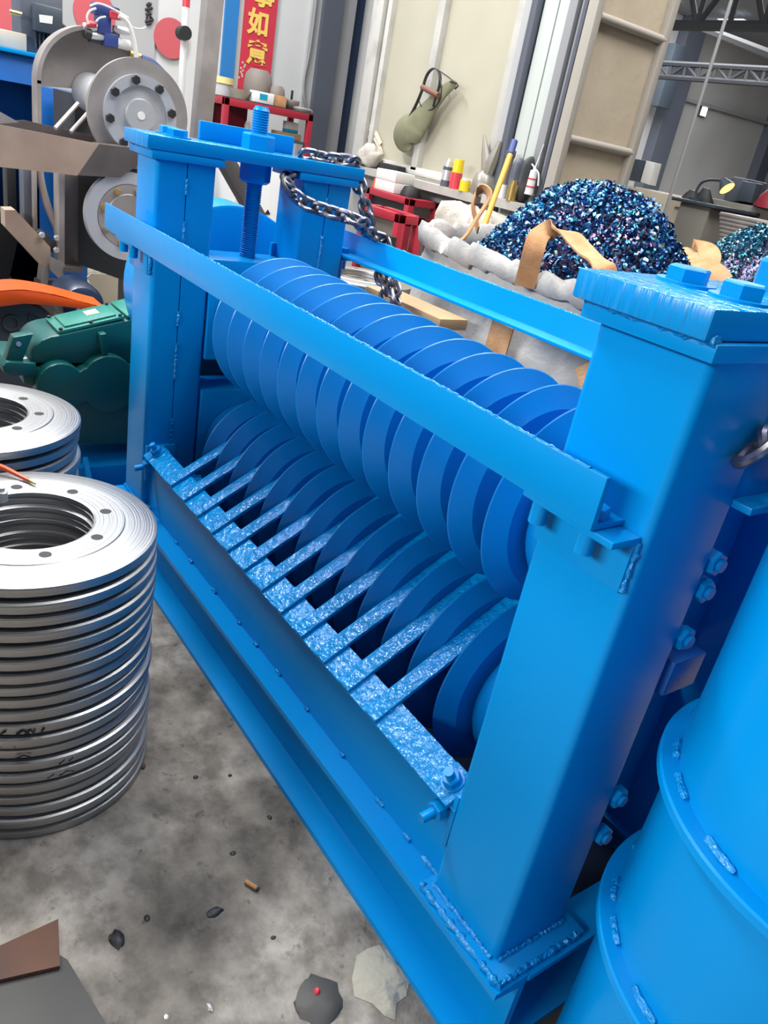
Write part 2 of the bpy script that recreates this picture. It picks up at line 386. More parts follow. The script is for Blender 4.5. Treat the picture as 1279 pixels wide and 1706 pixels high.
# top plates with flame-cut ends
for near, (x0, x1) in ((0, (-1.705, -1.568)), (1, (-.478, -.338))):
    b = B().box(x0, x1, .553, mir(.553), ZT + .016, .929, .002)
    pl = b.build('top_plate', [M['blue'], M['blue_cut'], M['blue_drip']], mach)
    for p in pl.data.polygons:
        n = p.normal
        if n.y < -.9: p.material_index = 1
        elif n.z > .9: p.material_index = 2
    for rev in (0, 1):
        for bx in ((.030, -.030) if near or not rev else ()):
            y = (.654 if near else .63) if not rev else mir(.654)
            y += -.006 if bx > 0 else 0
            B().hexn(((x0 + x1) / 2 + bx, y, .929), (0, 0, 1), .0195, .0125, washer=.027, rot=random.random()).build('hex_bolt', M['blue'], pl)
    # screw spindle
    xs = (x0 + x1) / 2 + (.004 if not near else -.022)
    zb_, zt_ = .712, 1.012
    prof = [(0, zb_)]; n = 62; r = .0175
    for i in range(n):
        z0 = zb_ + (zt_ - .006 - zb_) * i / n; dz = (zt_ - .006 - zb_) / n
        prof += [(r - .0022, z0), (r, z0 + dz * .35), (r, z0 + dz * .6)]
    prof += [(r - .003, zt_ - .004), (r - .005, zt_), (0, zt_)]
    scw = B().lathe(prof, (xs, YC + .012, 0), (0, 0, 1), 24).build('adjusting_screw', M['blue'], mach, angle=25)
    B().hexn((xs, YC + .012, .929), (0, 0, 1), .034, .031, rot=.3).build('lock_nut', M['blue'], scw)
    B().lathe([(0, -.040), (.026, -.040), (.033, -.034), (.033, 0), (0, 0)], (xs, YC + .012, ZT + .016), (0, 0, 1), 6, u=(math.cos(.2), math.sin(.2), 0)).build('nut', M['blue'], scw)
# stiffener strip on the far plate
B().box(-1.703, -1.692, .705, .925, .929, .9645, .0015).build('stiffener_strip', M['blue'], mach)
# bearing blocks between the posts and their guides
for near, (x0, x1) in ((0, (XF0 + .012, XF1 + .004)), (1, (XN0 + .004, -.415))):
    for z0, z1, zc in ((.495, .712, .603), (.215, .424, .31)):
        bb = B().box(x0, x1, YB + .003, mir(YB + .003), z0, z1, .004).build('bearing_block', M['blue'], mach)
        xo, d = (x0, -1) if not near else (x1, 1)
        if not near: B().lathe([(0, 0), (.075, 0), (.075, .02), (.062, .03), (0, .03)], (xo, YC, zc), (d, 0, 0), 32).build('bearing_cap', M['blue'], bb)
    B().box(x0 + .006, x1 - .006, YB + .002, mir(YB + .002), .405, .426, .002).build('cross_plate', M['blue'], mach)
    for rev in (0, 1):
        y0 = YB - .002 if not rev else mir(YB + .012)
        gx = x1 - .012 if near else x0
        gd = B().box(gx, gx + .01, y0, y0 + .014, .2, .74, .001).build('guide_strip', M['blue'], mach)
# cover plate above the near blocks, with studs down the near post
cv = B().box(-.352, -.340, YB - .004, mir(YB - .004), .752, .888, .002).build('cover_plate', M['blue'], mach)
B().box(-.352, -.318, YB - .004, mir(YB - .004), .745, .753, .0015).build('cover_flange', M['blue'], cv)
for z in (.68, .648, .588, .36, .298):
    B().cyl((-.36, .709, z), (-.330, .709, z), .007, 12).hexn((-.346, .709, z), (1, 0, 0), .0135, .012, rot=z * 9).build('hex_bolt', M['blue'], mach)
# front and rear angle rails on brackets
for rev in (0, 1):
    f_ = (lambda y: mir(y)) if rev else (lambda y: y)
    zt = .779 if not rev else .788
    zl = zt - .051
    x0, x1 = (-1.738, -.366) if not rev else (-1.74, -.34)
    yo = .529 if not rev else mir(1.068)
    yi = YF - .0005
    pr = [(yo, zl), (yi, zl), (yi, zl + .0055), (yo + .0075, zl + .0055), (yo + .0055, zt), (yo, zt)]
    rl = B().prism([(x0, f_(y), z) for y, z in pr], (x1 - x0, 0, 0), .0008).build('angle_rail', M['blue'], mach)
    B().weld((x0 + .25, f_(yo + .002), zt), (x1 - .02, f_(yo + .002), zt), .0013, step=.004, jit=.7).build('paint_ridge', M['blue_weld'], rl)
    for px0, px1 in ((XF0, XF1), (XN0, XN1)):
        bk = [(YF - .001, zl - .001), (yo + .006, zl - .001), (yo + .006, zl - .008), (YF - .0085, zl - .0085), (YF - .0085, zl - .058), (YF - .001, zl - .058)]
        bx0 = px0 + .004
        br = B().prism([(bx0, f_(y), z) for y, z in bk], (px1 - px0 - .01, 0, 0), .001).build('rail_bracket', M['blue'], mach)
        wb = B().weld((px1 - .006, f_(YF - .003), zl - .006), (px1 - .006, f_(YF - .003), zl - .056), .0035).build('weld_bead', M['blue_weld'], br)
        for q in (.018, .078):
            bb = B()
            bb.cyl((px0 + q, f_(YF - .026), zl + .014), (px0 + q, f_(YF - .026), zl - .032), .0088, 14)
            bb.hexn((px0 + q, f_(YF - .026), zl + .006), (0, 0, 1), .013, .01)
            bb.build('bracket_bolt', M['blue'], br)
# apron below the comb; the unseen rear sheet is added to darken the interior
B().box(XF1 - .002, XN0 + .002, .591, .599, ZB, .283).build('apron', M['blue'], mach)
B().box(XF1 - .002, XN0 + .002, mir(.599), mir(.591), ZB, .45).build('apron', M['blue'], mach)
B().box(-.41, -.335, .706, .765, .513, .558, .003).build('bearing_cover', M['blue_old'], mach)
B().box(-1.64, -.36, .607, mir(.607), .008, .014).build('shade_sheet', M['blue_dark'], mach)  # added dark sheet standing in for the shade inside the base
xw = -1.40
while xw < -.50:
    B().weld((xw, .590, ZB + .002), (xw + random.uniform(.006, .02), .590, ZB + .002), .003).build('weld_spot', M['blue_weld'], mach); xw += random.uniform(.07, .12)
B().weld((-.50, .590, ZB + .002), (-.466, .590, ZB + .002), .004).build('weld_spot', M['blue_weld'], mach)
# rollers
def roller(xs, zc, name):
    pr = [(0, -1.71), (.05, -1.71), (.05, -1.57), (.078, -1.565), (.088, -1.55), (.088, xs[0] - .03), (.078, xs[0] - .022), (.078, xs[-1] + .022), (.096, xs[-1] + .026), (.106, xs[-1] + .04), (.108, xs[-1] + .06), (.106, -.50), (.097, -.477), (.08, -.464), (.05, -.462), (.05, -.42), (0, -.42)]
    ro = B().lathe([(r, h) for r, h in pr], (0, YC, zc), (1, 0, 0), 48).build('roller', M['blue_disc_shaded'], mach)
    R = .147
    dp = [(.078, -.0175), (.117, -.0175), (.120, -.0165), (R - .0012, -.0014), (R, -.0002), (R - .001, .0012), (.120, .0165), (.1185, .0175), (.078, .0175)]
    d0 = B().lathe(dp, (0, YC, zc), (1, 0, 0), 96, close=False).build('disc', M['blue_disc_shaded'], ro, angle=12)
    d0.location.x = xs[0] * S
    for x in xs[1:]:
        d = d0.copy(); COL.objects.link(d); d.parent = ro; d.location.x = x * S
    return ro
PITCH = .0693
roller([-.600 - PITCH * k for k in range(12, -1, -1)], .603, 'roller')
roller([-.603 - PITCH * k for k in range(12, -1, -1)], .310, 'roller')
# comb
TH = math.radians(31); cT, sT = math.cos(TH), math.sin(TH)
def cp(x, s, h=0.0): return Vector((x, .569 + s * cT - h * sT, .283 + s * sT + h * cT))
def cbox(b, x0, x1, s0, s1, h0, h1, bev=0.0):
    return b.hexa([cp(x0, s0, h0), cp(x1, s0, h0), cp(x1, s1, h0), cp(x0, s1, h0), cp(x0, s0, h1), cp(x1, s0, h1), cp(x1, s1, h1), cp(x0, s1, h1)], bev)
cmb = cbox(B(), -1.560, -.468, 0, .047, -.008, 0, .001).build('comb_bar', M['blue_drip'], mach)
for k in range(12):
    x1 = -.626 - PITCH * k
    cbox(B(), x1 - .0285, x1, .001, .33, 0, .0065, .0008).build('tooth', M['blue_drip'], cmb)
for x in (-1.535, -.487):
    bb = B().hexn(cp(x, .027, 0), cp(0, 0, 1) - cp(0, 0, 0), .0125, .011, washer=.0155, rot=x)
    bb.cyl(cp(x, .027, 0), cp(x, .027, .026), .0065, 12).build('comb_bolt', M['blue'], cmb)
for x, s in ((-1.575, 1), (-.459, -1)):
    bk = B()
    cbox(bk, min(x, x + s * .05), max(x, x + s * .05), .004, .05, -.016, -.0085, .001)
    bk.box(min(x, x + s * .008), max(x, x + s * .008), YF + .004, YF + .07, .215, .30, .001)
    br = bk.build('comb_bracket', M['blue'], mach)
    xx = x + s * .024
    n = Vector((0, -1, -.12))
    p = Vector((xx, .592, .262))
    B().cyl(p, p + n.normalized() * .045, .0068, 12).hexn(p + n.normalized() * .012, n, .0135, .013).build('bracket_bolt', M['blue'], br)
# curved gear guard behind the far end frame
B().lathe([(0, .0), (.208, .0), (.214, -.003), (.214, -.13), (0, -.13)], (-1.765, .838, .585), (1, 0, 0), 64).build('gear_guard', M['blue'], mach)
B().box(-1.87, -1.765, .76, .92, ZB, .45, .003).build('guard_foot', M['blue'], mach)

# ================================================================== STEEL RING STACKS
def ring_mesh(r=.173 * S, h=.0218 * S):
    k = r / .173
    prof = [(.085 * k, 0), (.150 * k, 0), (.171 * k, h * .05), (.1726 * k, h * .10), (.1734 * k, h * .42), (.1724 * k, h * .68), (.1695 * k, h * .74), (.131 * k, h * .94), (.128 * k, h * .94), (.1265 * k, h), (.088 * k, h), (.085 * k, h * .94),
            (.085 * k, h * .78), (.0885 * k, h * .72), (.0885 * k, h * .55), (.085 * k, h * .5), (.085 * k, h * .3), (.0885 * k, h * .25), (.0885 * k, h * .1)]
    return prof
def ring_obj(name):
    b = MB(); b.lathe(ring_mesh(), (0, 0, 0), (0, 0, 1), 96, close=True)
    return b
RING_H = .0218 * S
ORD = ['topmost', 'second', 'third', 'fourth', 'fifth', 'sixth', 'seventh', 'eighth', 'ninth', 'tenth', 'eleventh', 'twelfth', 'thirteenth', 'fourteenth', 'fifteenth', 'sixteenth', 'seventeenth', 'eighteenth', 'nineteenth', 'twentieth', 'twenty-first', 'twenty-second']
ringproto = None
def holes_for(parent, z, n=8, ph=0.0, rb=.1045 * S, rr=.0062 * S):
    b = MB()
    return b
def ring_stack(cx, cy, n, labf, group, wob, rot0):
    """rings piled on one another from the floor; the prototype mesh is shared"""
    global ringproto
    for i in range(n):
        lvl = n - 1 - i                                     # i = 0 is the bottom one
        if ringproto is None:
            b = ring_obj('steel_ring'); ringproto = b.build('steel_ring', M['turned'], None, angle=22)
            # drilled bolt holes
            for k in range(8):
                h = MB(); a = 2 * PI * (k + .5) / 8
                h.lathe([(0, 0), (.0082 * S, 0), (.0082 * S, RING_H * .02), (0, RING_H * .02)], (.1035 * S * math.cos(a), .1035 * S * math.sin(a), RING_H * .985), (0, 0, 1), 16)
                h.build('bolt_hole', M['black'], ringproto)
            o = ringproto
        else:
            o = ringproto.copy(); COL.objects.link(o)
            for ch in ringproto.children:
                if lvl == 0:
                    c = ch.copy(); COL.objects.link(c); c.parent = o
        a = random.uniform(0, 6.28)
        o.location = (cx + wob * math.cos(a), cy + wob * math.sin(a), RING_H * i)
        o.rotation_euler = (0, 0, random.uniform(0, 6.28) if lvl else rot0)
        tag(o, labf(lvl, n), 'ring', group)
def lab_front(l, n):
    if l == 0: return 'turned steel ring with drilled holes on top of the nearer ring stack'
    if l == n - 1: return 'grey steel ring at the very bottom of the nearer ring stack, on the floor'
    return '%s steel ring down from the top of the nearer ring stack' % ORD[l]
def lab_back(l, n):
    if l == 0: return 'turned steel ring with drilled holes on top of the ring stack before the green gearbox'
    return '%s steel ring down from the top of the ring stack before the green gearbox' % ORD[l]
ring_stack(-1.041 * S, .222 * S, 20, lab_front, 'steel rings of the nearer stack', .0025 * S, .35)
ring_stack(-1.416 * S, .213 * S, 21, lab_back, 'steel rings of the farther stack', .003 * S, .9)
ztop = RING_H * 20
# orange handled scriber lying on the top ring
mk = thing('scriber_pen', 'orange-red pen lying on the topmost ring of the nearer stack', 'pen', at(30, 790, 'Z', ztop + .006))
p0, p1, p2 = at(-40, 762, 'Z', ztop + .022), at(8, 780, 'Z', ztop + .010), at(48, 800, 'Z', ztop + .006)
MB().tube([p0, p1, p2], .006, 10, taper=[1, 1, .75]).build('handle', M['orange'], mk)
MB().tube([p2, at(59, 806, 'Z', ztop + .006)], .0042, 10, taper=[1, .5]).build('tip', M['brass'], mk)
b = MB(); q = at(4, 835, 'Z', ztop)
b.cyl(q, q + Vector((0, 0, .024)), .011, 16, bev=.002).cyl(q + Vector((0, 0, .024)), q + Vector((0, 0, .032)), .006, 12)
tag(b.build('steel_plug', M['steel'], origin=q), 'small silver steel plug standing on the topmost ring near the bore', 'plug')
b = MB(); q = at(80, 900, 'Z', ztop - .09)
b.obox((q.x, q.y, (ztop - .13) / 2), (1, .4, 0), (-.4, 1, 0), (0, 0, 1), .005, .035, (ztop - .13) / 2).obox((q.x + .02, q.y - .03, (ztop - .13) / 2), (-.4, 1, 0), (1, .4, 0), (0, 0, 1), .004, .03, (ztop - .13) / 2)
tag(b.build('angle_iron_stake', M['rust'], origin=(q.x, q.y, 0)), 'rusty brown angle iron standing inside the bore of the nearer ring stack', 'stake')

# ================================================================== GREEN GEARBOX AND DRIVE
gpt_z = min((at(390, 745, 'X', -1.985 * S) / S).z, (at(118, 738, 'X', -1.985 * S) / S).z) - .002
gs = thing('drive_base', 'blue steel base under the green gearbox beside the far post', 'base', (-2.05 * S, .72 * S, 0))
B().box(-2.40, -1.80, .50, 1.0, .0, .012, .001).build('floor_plate', M['blue'], gs)
B().box(-2.30, -1.93, .53, .98, .012, gpt_z, .003).build('pedestal', M['blue'], gs)
B().prism([(-1.93, .545, .012), (-1.83, .545, .012), (-1.93, .545, .12)], (0, .012, 0)).build('gusset', M['blue'], gs)
gb = thing('gearbox', 'teal green cast gearbox with bolted inspection lid between ring stack and machine', 'gearbox', (-2.1 * S, .6 * S, .135 * S))
GX = -1.985          # face towards the camera
def gpt(px, py): 
    p = at(px, py, 'X', GX * S) / S
    return p
def gpoly(pts): return [gpt(*p) for p in pts]
body = gpoly([(98, 640), (20, 622), (14, 600), (60, 560), (75, 540), (98, 528), (150, 520), (240, 500), (275, 492), (330, 520), (360, 600), (350, 700), (290, 740), (130, 740)])
low = [gpt(118, 648), gpt(345, 648)]
HD = -.16
B().prism(gpoly([(52, 606), (53, 590), (59, 577), (70, 567), (85, 561), (103, 558), (216, 533), (330, 507), (390, 540), (390, 606)]), (HD, 0, 0), .006).build('upper_housing', M['green'], gb)
B().prism(gpoly([(36, 612), (390, 612), (390, 745), (118, 738), (112, 668), (78, 650), (40, 640)]), (HD, 0, 0), .004).build('lower_housing', M['green'], gb)
B().prism([p + Vector((.014, 0, 0)) for p in gpoly([(2, 608), (10, 600), (58, 603), (58, 622), (16, 624), (4, 618)])], (HD - .02, 0, 0), .002).build('split_flange', M['green'], gb)
def arcp(cx, cy, r, a0, a1, n=14): return [(cx + r * math.cos(math.radians(a0 + (a1 - a0) * i / n)), cy + r * math.sin(math.radians(a0 + (a1 - a0) * i / n))) for i in range(n + 1)]
cloud = arcp(96, 640, 41, 52, 318, 18) + [(128, 612), (134, 608)] + arcp(176, 633, 46, 214, 318, 10) + [(214, 606), (221, 604)] + arcp(268, 628, 52, 208, 410, 16) + [(222, 664)] + arcp(176, 633, 46, 45, 142, 9) + [(130, 664)]
B().prism([p + Vector((.034, 0, 0)) for p in gpoly(cloud)], (-.05, 0, 0), .003).build('bearing_boss', M['green'], gb)
B().prism([p + Vector((.026, 0, 0)) for p in gpoly([(162, 553), (172, 551), (176, 592), (167, 594)])], (-.03, 0, 0), .001).build('stiffening_rib', M['green'], gb)
l0, l1 = gpt(99, 557), gpt(209, 531)
d = (l1 - l0); d.x = 0; L_ = d.length; d.normalize(); nup = Vector((0, -d.z, d.y))
def lp(s, x, h): return Vector((x, l0.y, l0.z)) + d * s + nup * h
def lidbox(s0, s1, x0, x1, h0, h1): return B().hexa([lp(s0, x0, h0), lp(s1, x0, h0), lp(s1, x1, h0), lp(s0, x1, h0), lp(s0, x0, h1), lp(s1, x0, h1), lp(s1, x1, h1), lp(s0, x1, h1)], .001)
lid = lidbox(0, L_, GX - .006, GX - .13, -.002, .006).build('inspection_lid', M['green_lid'], gb)
lidbox(L_ * .12, L_ * .9, GX - .018, GX - .118, .006, .011).build('raised_panel', M['green_lid'], lid)
for s_ in (.05, .5, .95):
    for xx in (GX - .012, GX - .124):
        B().hexn(lp(L_ * s_, xx, .006), nup, .0052, .005).build('lid_screw', M['black'], lid)
lidbox(L_ * .52, L_ * .72, GX - .055, GX - .095, .011, .0118).build('rating_plate', M['cream'], lid)
lidbox(L_ * 1.04, L_ * 1.6, GX - .004, GX - .14, -.002, .006).build('end_lid', M['green_lid'], gb)
lug = B().prism(gpoly([(8, 606), (22, 562), (56, 556), (36, 606)]), (-.035, 0, 0), .002).build('lifting_lug', M['green'], gb)
p = gpt(31, 573); B().cyl((GX - .001, p.y, p.z), (GX + .0015, p.y, p.z), .006, 14).build('lug_hole', M['steel'], lug)
for px in (24, 41):
    p = gpt(px, 604); B().hexn((GX - .012, p.y, p.z), (0, 0, 1), .010, .008, washer=.012).build('flange_bolt', M['steel'], gb)
# orange belt guard, pulley
XP = -2.42 * S
pg = thing('belt_guard', 'bright orange curved belt guard strip above the black pulley', 'guard', at(60, 520, 'X', XP))
top = [(-140, 500), (-60, 490), (0, 484), (40, 482), (90, 490), (140, 503), (175, 512)]
band = [at(x, y, 'X', XP) for x, y in top]
bot = [at(x, y + h, 'X', XP) for (x, y), h in zip(top, (36, 30, 27, 24, 19, 12, 6))]
MB().prism(band + bot[::-1], (-.012, 0, 0), .001).build('face_strip', M['orange'], pg)
MB().ribbon(spline([p + Vector((-.09, 0, -.003)) for p in band], 4), (1, 0, 0), .18, .004).build('cover_strip', M['orange'], pg)
XQ = XP - .03
pu = thing('belt_pulley', 'charcoal belt pulley wheel with round hollow hub under the orange guard', 'pulley', at(25, 570, 'X', XQ))
c = at(20, 590, 'X', XQ); r = (at(20, 498, 'X', XQ) - c).length
MB().lathe([(0, -.10), (r * .98, -.10), (r, -.09), (r, -.012), (r * .97, 0), (r * .84, 0), (r * .80, -.014), (0, -.014)], c, (1, 0, 0), 56).build('rim', M['black_rubber'], pu)
for px, py in ((18, 538), (62, 530)):
    q = at(px, py, 'X', XQ - .014); q2 = at(px + 15, py, 'X', XQ - .014); rr = (q2 - q).length
    MB().lathe([(rr * 1.0, 0), (rr * .95, .008), (rr * .78, .008), (rr * .72, 0.001), (0, .001)], q, (1, 0, 0), 24).build('web_boss', M['black_rubber'], pu)
# pulley shaft pedestal down to the floor
MB().box(XQ - .1, XQ - .02, c.y - .05, c.y + .05, 0, c.z).build('pedestal', M['black_rubber'], pu)
XM = -2.62 * S
mo = thing('electric_motor', 'dark blue motor with rounded end behind the orange guard', 'motor', at(140, 490, 'X', XM))
c = at(138, 512, 'X', XM); r = (at(138, 474, 'X', XM) - c).length
MB().lathe([(0, .02), (r * .5, .018), (r * .85, 0), (r, -.03), (r, -.2), (0, -.2)], c, (1, 0, 0), 40).build('body', M['blue_dark'], mo)
MB().box(XM - .18, XM - .05, c.y - r * .8, c.y + r * .8, 0, c.z - r * .6).build('stand', M['dark_steel'], mo)

# ================================================================== WALLS
XE, YW = -8.0, 3.63
def hx(px, y=250): return at(px, y, 'Y', YW).x
xa, xb = hx(588), hx(936)
struct(MB().box(XE - .15, XE, -4, 6.4, 0, 5.5), 'wall_end', M['wall'])
struct(MB().box(XE, XE + .02, -4, at(250, 250, 'X', XE + .02).y, 0, 5.5), 'trim_1', M['wall2'])
wz = at(650, 268, 'Y', YW).z                      # window foot
lz = at(690, 296, 'Y', YW).z                      # ledge
mw = MB()
mw.box(xa, xb, YW, YW + .15, 0, lz)
mw.box(xa, hx(592), YW, YW + .15, lz, 4.2)
mw.box(hx(841), xb, YW, YW + .15, lz, 4.2)
mw.box(xa, xa + .12, YW + .15, 6.5, 0, 4.2)
struct(mw, 'wall_window', M['wall2'])
struct(MB().box(hx(597), hx(838), YW - .16, YW + .1, lz - .05, lz), 'trim_2', M['ledge'])
struct(MB().box(-4.2, -.78, -.70, -.55, 0, 1.3), 'wall_shade_added', M['monitor'])  # unseen low wall added to shade the base, ring stack and lower roller
# window with frame, mullion and two panes
fr = MB()
zt = 4.1
fr.box(hx(592), hx(608), YW - .03, YW + .10, lz, zt, .004).box(hx(612), hx(618), YW - .01, YW + .06, lz, zt)
fr.box(hx(694), hx(704), YW - .03, YW + .06, lz, zt, .004).box(hx(820), hx(832), YW - .04, YW + .08, lz, zt, .004)
fr.box(hx(604), hx(826), YW - .03, YW + .06, lz, wz, .004).box(hx(604), hx(826), YW - .045, YW + .02, lz + .02, lz + .05, .004)
fr.box(hx(604), hx(826), YW - .03, YW + .06, zt - .06, zt)
win = struct(fr, 'window_1', M['frame'])
MB().box(hx(608), hx(698), YW + .03, YW + .045, wz, zt - .05).build('window_pane', M['curtain'], win)
MB().box(hx(700), hx(824), YW + .015, YW + .03, wz, zt - .05).build('window_pane', M['curtain'], win)
# vertical strips of the wall beside the window and towards the door
for i, (p0, p1, y0, m) in enumerate(((832, 846, .05, 'wall2'), (858, 880, .03, 'panel_green'), (882, 905, .03, 'panel_green'), (905, 918, .07, 'strip_grey'), (921, 932, .05, 'strip_grey'), (932, 938, .09, 'strip_dark'))):
    struct(MB().box(hx(p0), hx(p1), YW - y0, YW, 0, 4.2, .004), 'trim_%d' % (i + 3), M[m])
t = MB().cyl((hx(850), YW - .04, .3), (hx(850), YW - .04, 4.2), .035, 16)
tag(t.build('drain_pipe', M['strip_dark']), 'dark grey vertical pipe on the wall right of the window', 'pipe')
# vertical panels on the end wall left of the window wall
def ex(px, y=150): return at(px, y, 'X', XE + .05).y
for i, (p0, p1, y0, m) in enumerate(((367, 389, .03, 'blue_old'), (520, 550, .10, 'strip_dark'), (550, 574, .06, 'strip_grey'), (574, 590, .03, 'blue_dark'), (505, 520, .04, 'wall2'))):
    struct(MB().box(XE, XE + y0, ex(p0), ex(p1), 0 if i else 1.0, 5.0), 'trim_%d' % (i + 9), M[m] if i else mat('blue_wall_strip', (0.02, 0.16, 0.42), 0.5))
c0 = [at(x, y, 'X', XE + .06) for x, y in ((527, 0), (522, 40), (515, 90), (507, 130), (506, 158), (510, 178))]
tag(MB().tube(spline([c0[0] + Vector((0, .02, .4))] + c0, 6), .012, 8).build('wall_cable', M['strip_grey']), 'grey cable hanging down the pale wall right of the red banner', 'cable')

# open door leaf
XD = at(985, 130, 'Y', YW).x
dl = MB()
z0d = .05
yl, yr = at(985, 130, 'X', XD).y, at(1078, 165, 'X', XD).y
dl.box(XD - .02, XD + .0, yl - .12, yr, z0d, 4.2)
door = struct(dl, 'door_1', M['door'])
fb = MB()
fb.box(XD - .03, XD + .04, yr - .05, yr, z0d, 4.2, .006)
fb.box(XD - .03, XD + .04, yl - .13, yl - .08, z0d, 4.2, .006)
for (pa, pb) in (((1012, 32), (1105, 66)), ((960, 236), (1050, 252)), ):
    z = (at(*pa, 'X', XD + .03).z + at(*pb, 'X', XD + .03).z) / 2
    fb.cyl((XD + .02, yl - .08, z), (XD + .02, yr - .03, z), .022, 12)
fb.cyl((XD + .02, yl - .08, .6), (XD + .02, yr - .03, .6), .022, 12)
fb.build('door_frame', M['door_frame'], door)

# ------------------------------------------------------------------ far hall behind the doorway
XH = -12.0
struct(MB().box(XH - .2, XH, 6.0, 22, 0, 5.2), 'wall_hall', M['hallwall'])
hp = lambda x, y: at(x, y, 'X', XH + .02)
ea, eb = hp(1092, 152), hp(1279, 207)
struct(MB().prism([hp(1092, 149) , hp(1290, 206), hp(1290, 212), hp(1092, 155)], (.10, 0, 0)), 'trim_14', M['strip_grey'])
for i, (pa, pb) in enumerate((((1088, 250), .55), ((1264, 262), .4))):
    q = hp(*pa)
    struct(MB().box(XH, XH + .25, q.y - pb / 2, q.y + pb / 2, 0, 5.2), 'trim_%d' % (15 + i), M['strip_dark'])
# pitched roof sheet with roof lights
def roof_pt(x, y): return (x, y, 4.7 - 0.10 * (y - 6) + 0.0)
rf = MB()
n = 90
b = bmesh.new(); ra = []; rb_ = []
for i in range(n * 2 + 1):
    x = -12.2 + 14.0 * i / (n * 2); dz = .03 if i % 2 else 0
    ra.append(b.verts.new((x, 5.0, 5.0 + dz))); rb_.append(b.verts.new((x, 21.0, 4.4 + dz)))
for i in range(n * 2): b.faces.new((ra[i], ra[i + 1], rb_[i + 1], rb_[i]))
rf.merge(b)
struct(rf, 'ceiling', M['roof'])
for i, (px, py) in enumerate(((1208, 14), (1232, 2), (1222, 56), (1213, 72))):
    r = at(px, py, 'Z', 4.85)
    struct(MB().box(r.x - .28, r.x + .28, r.y - .12, r.y + .12, 4.70 - (r.y - 5) * .0375 + .20, 4.70 - (r.y - 5) * .0375 + .21), 'window_%d' % (2 + i), M['skylight'])
def truss(p0, p1, h, name, lab, npan=9, r=.045):
    t = thing(name, lab, 'truss', p0)
    p0, p1 = Vector(p0), Vector(p1); up = Vector((0, 0, h))
    MB().tube([p0, p1], r, 6).tube([p0 + up, p1 + up], r, 6).build('chord', M['truss'], t)
    w = MB()
    for i in range(npan):
        a, c = p0.lerp(p1, i / npan), p0.lerp(p1, (i + 1) / npan)
        w.tube([a, a + up], r * .6, 6).tube([a + up, c] if i % 2 == 0 else [a, c + up], r * .6, 6)
    w.build('web_bars', M['truss'], t)
Yt = 13.0
pA, pB = at(1090, 127, 'Y', Yt), at(1330, 131, 'Y', Yt); hh = at(1200, 105, 'Y', Yt).z - at(1200, 129, 'Y', Yt).z
truss(pA, (pB.x, pB.y, pA.z), hh, 'roof_truss', 'dark lattice roof truss across the far hall, the lower of the two')
Yt2 = 8.0
pA, pB = at(1110, 42, 'Y', Yt2), at(1400, 46, 'Y', Yt2)
truss(pA, (pB.x, pB.y, pA.z), .62, 'roof_truss', 'dark lattice roof truss nearest the door leaf at the top right corner', 5, .05)
q0, q1 = at(1170, 47, 'Y', 10.5), at(1300, 98, 'Y', 8.5)
tag(MB().tube([q0, q1], .05, 6).build('roof_brace', M['truss'], origin=q0), 'dark diagonal roof brace running from truss to truss', 'beam')
q = at(1122, 120, 'Y', 9.5)
tag(MB().obox(at(1112, 128, 'X', XH + .38), (1, 0, 0), (0, 1, 0), (0, 0, 1), .128, .2, .55, .01).build('hall_heater', M['monitor'], origin=at(1112, 128, 'X', XH + .38)), 'dark box mounted high on the far hall column beside the door leaf', 'box')
fl_ = thing('floodlight', 'small lit white floodlight on the far hall wall', 'lamp', at(1172, 186, 'X', XH + .12))
q = at(1172, 186, 'X', XH + .08)
MB().box(q.x - .08, q.x, q.y - .11, q.y + .11, q.z - .10, q.z + .10, .01).build('housing', M['monitor'], fl_)
MB().box(q.x, q.x + .01, q.y - .09, q.y + .09, q.z - .08, q.z + .08).build('lens', M['flood'], fl_)
# thin pole in front of the hall
q0, q1 = at(1106, 365, 'Y', 5.2), at(1216, 0, 'Y', 5.2)
qx = (q0.x + q1.x) / 2
tag(MB().cyl((qx, 5.2, 0), (qx, 5.2, 4.9), .012, 10).build('thin_pole', M['wall2'], origin=(qx, 5.2, 0)), 'thin pale pole running from floor to roof right of the door leaf', 'pole')

# hall furniture seen over the swarf
bn = thing('covered_bench', 'bench under a dirty pale cloth behind the large swarf heap', 'bench', (at(1080, 340, 'Y', 6.2).x, 6.2, 0))
a0, a1, a2, a3 = [at(x, y, 'Y', 6.2) for x, y in ((1030, 305), (1118, 325), (1112, 380), (1030, 380))]
MB().prism([(a0.x, 6.2, a0.z), (a1.x, 6.2, a1.z), (a1.x, 6.2, .1), (a0.x - .3, 6.2, .1), (a0.x - .3, 6.2, a0.z)], (0, .7, 0), .01).build('cloth', M['cream'], bn)
MB().box(a0.x - .25, a1.x - .05, 6.25, 6.85, 0, .12).build('plinth', M['monitor'], bn)
tz = a0.z
mo_ = thing('monitor', 'dark monitor with pale side standing on the covered bench by the door leaf', 'monitor', at(1060, 305, 'Y', 6.4))
p = at(1055, 300, 'Y', 6.4)
MB().prism([at(x, y, 'Y', 6.4) for x, y in ((1046, 300), (1056, 264), (1074, 267), (1064, 303))], (0, .14, 0), .004).build('shell', M['monitor'], mo_)
MB().prism([at(x, y, 'Y', 6.4) for x, y in ((1066, 303), (1076, 268), (1091, 271), (1081, 308))], (0, .10, 0), .004).build('side_panel', M['white'], mo_)
cb = thing('machine_cabinet', 'olive grey steel cabinet between the two swarf heaps', 'cabinet', (at(1160, 380, 'Y', 5.6).x, 5.6, 0))
c0, c1 = at(1134, 336, 'Y', 5.6), at(1186, 338, 'Y', 5.6); cl = at(1118, 352, 'Y', 5.6)
zc = c0.z
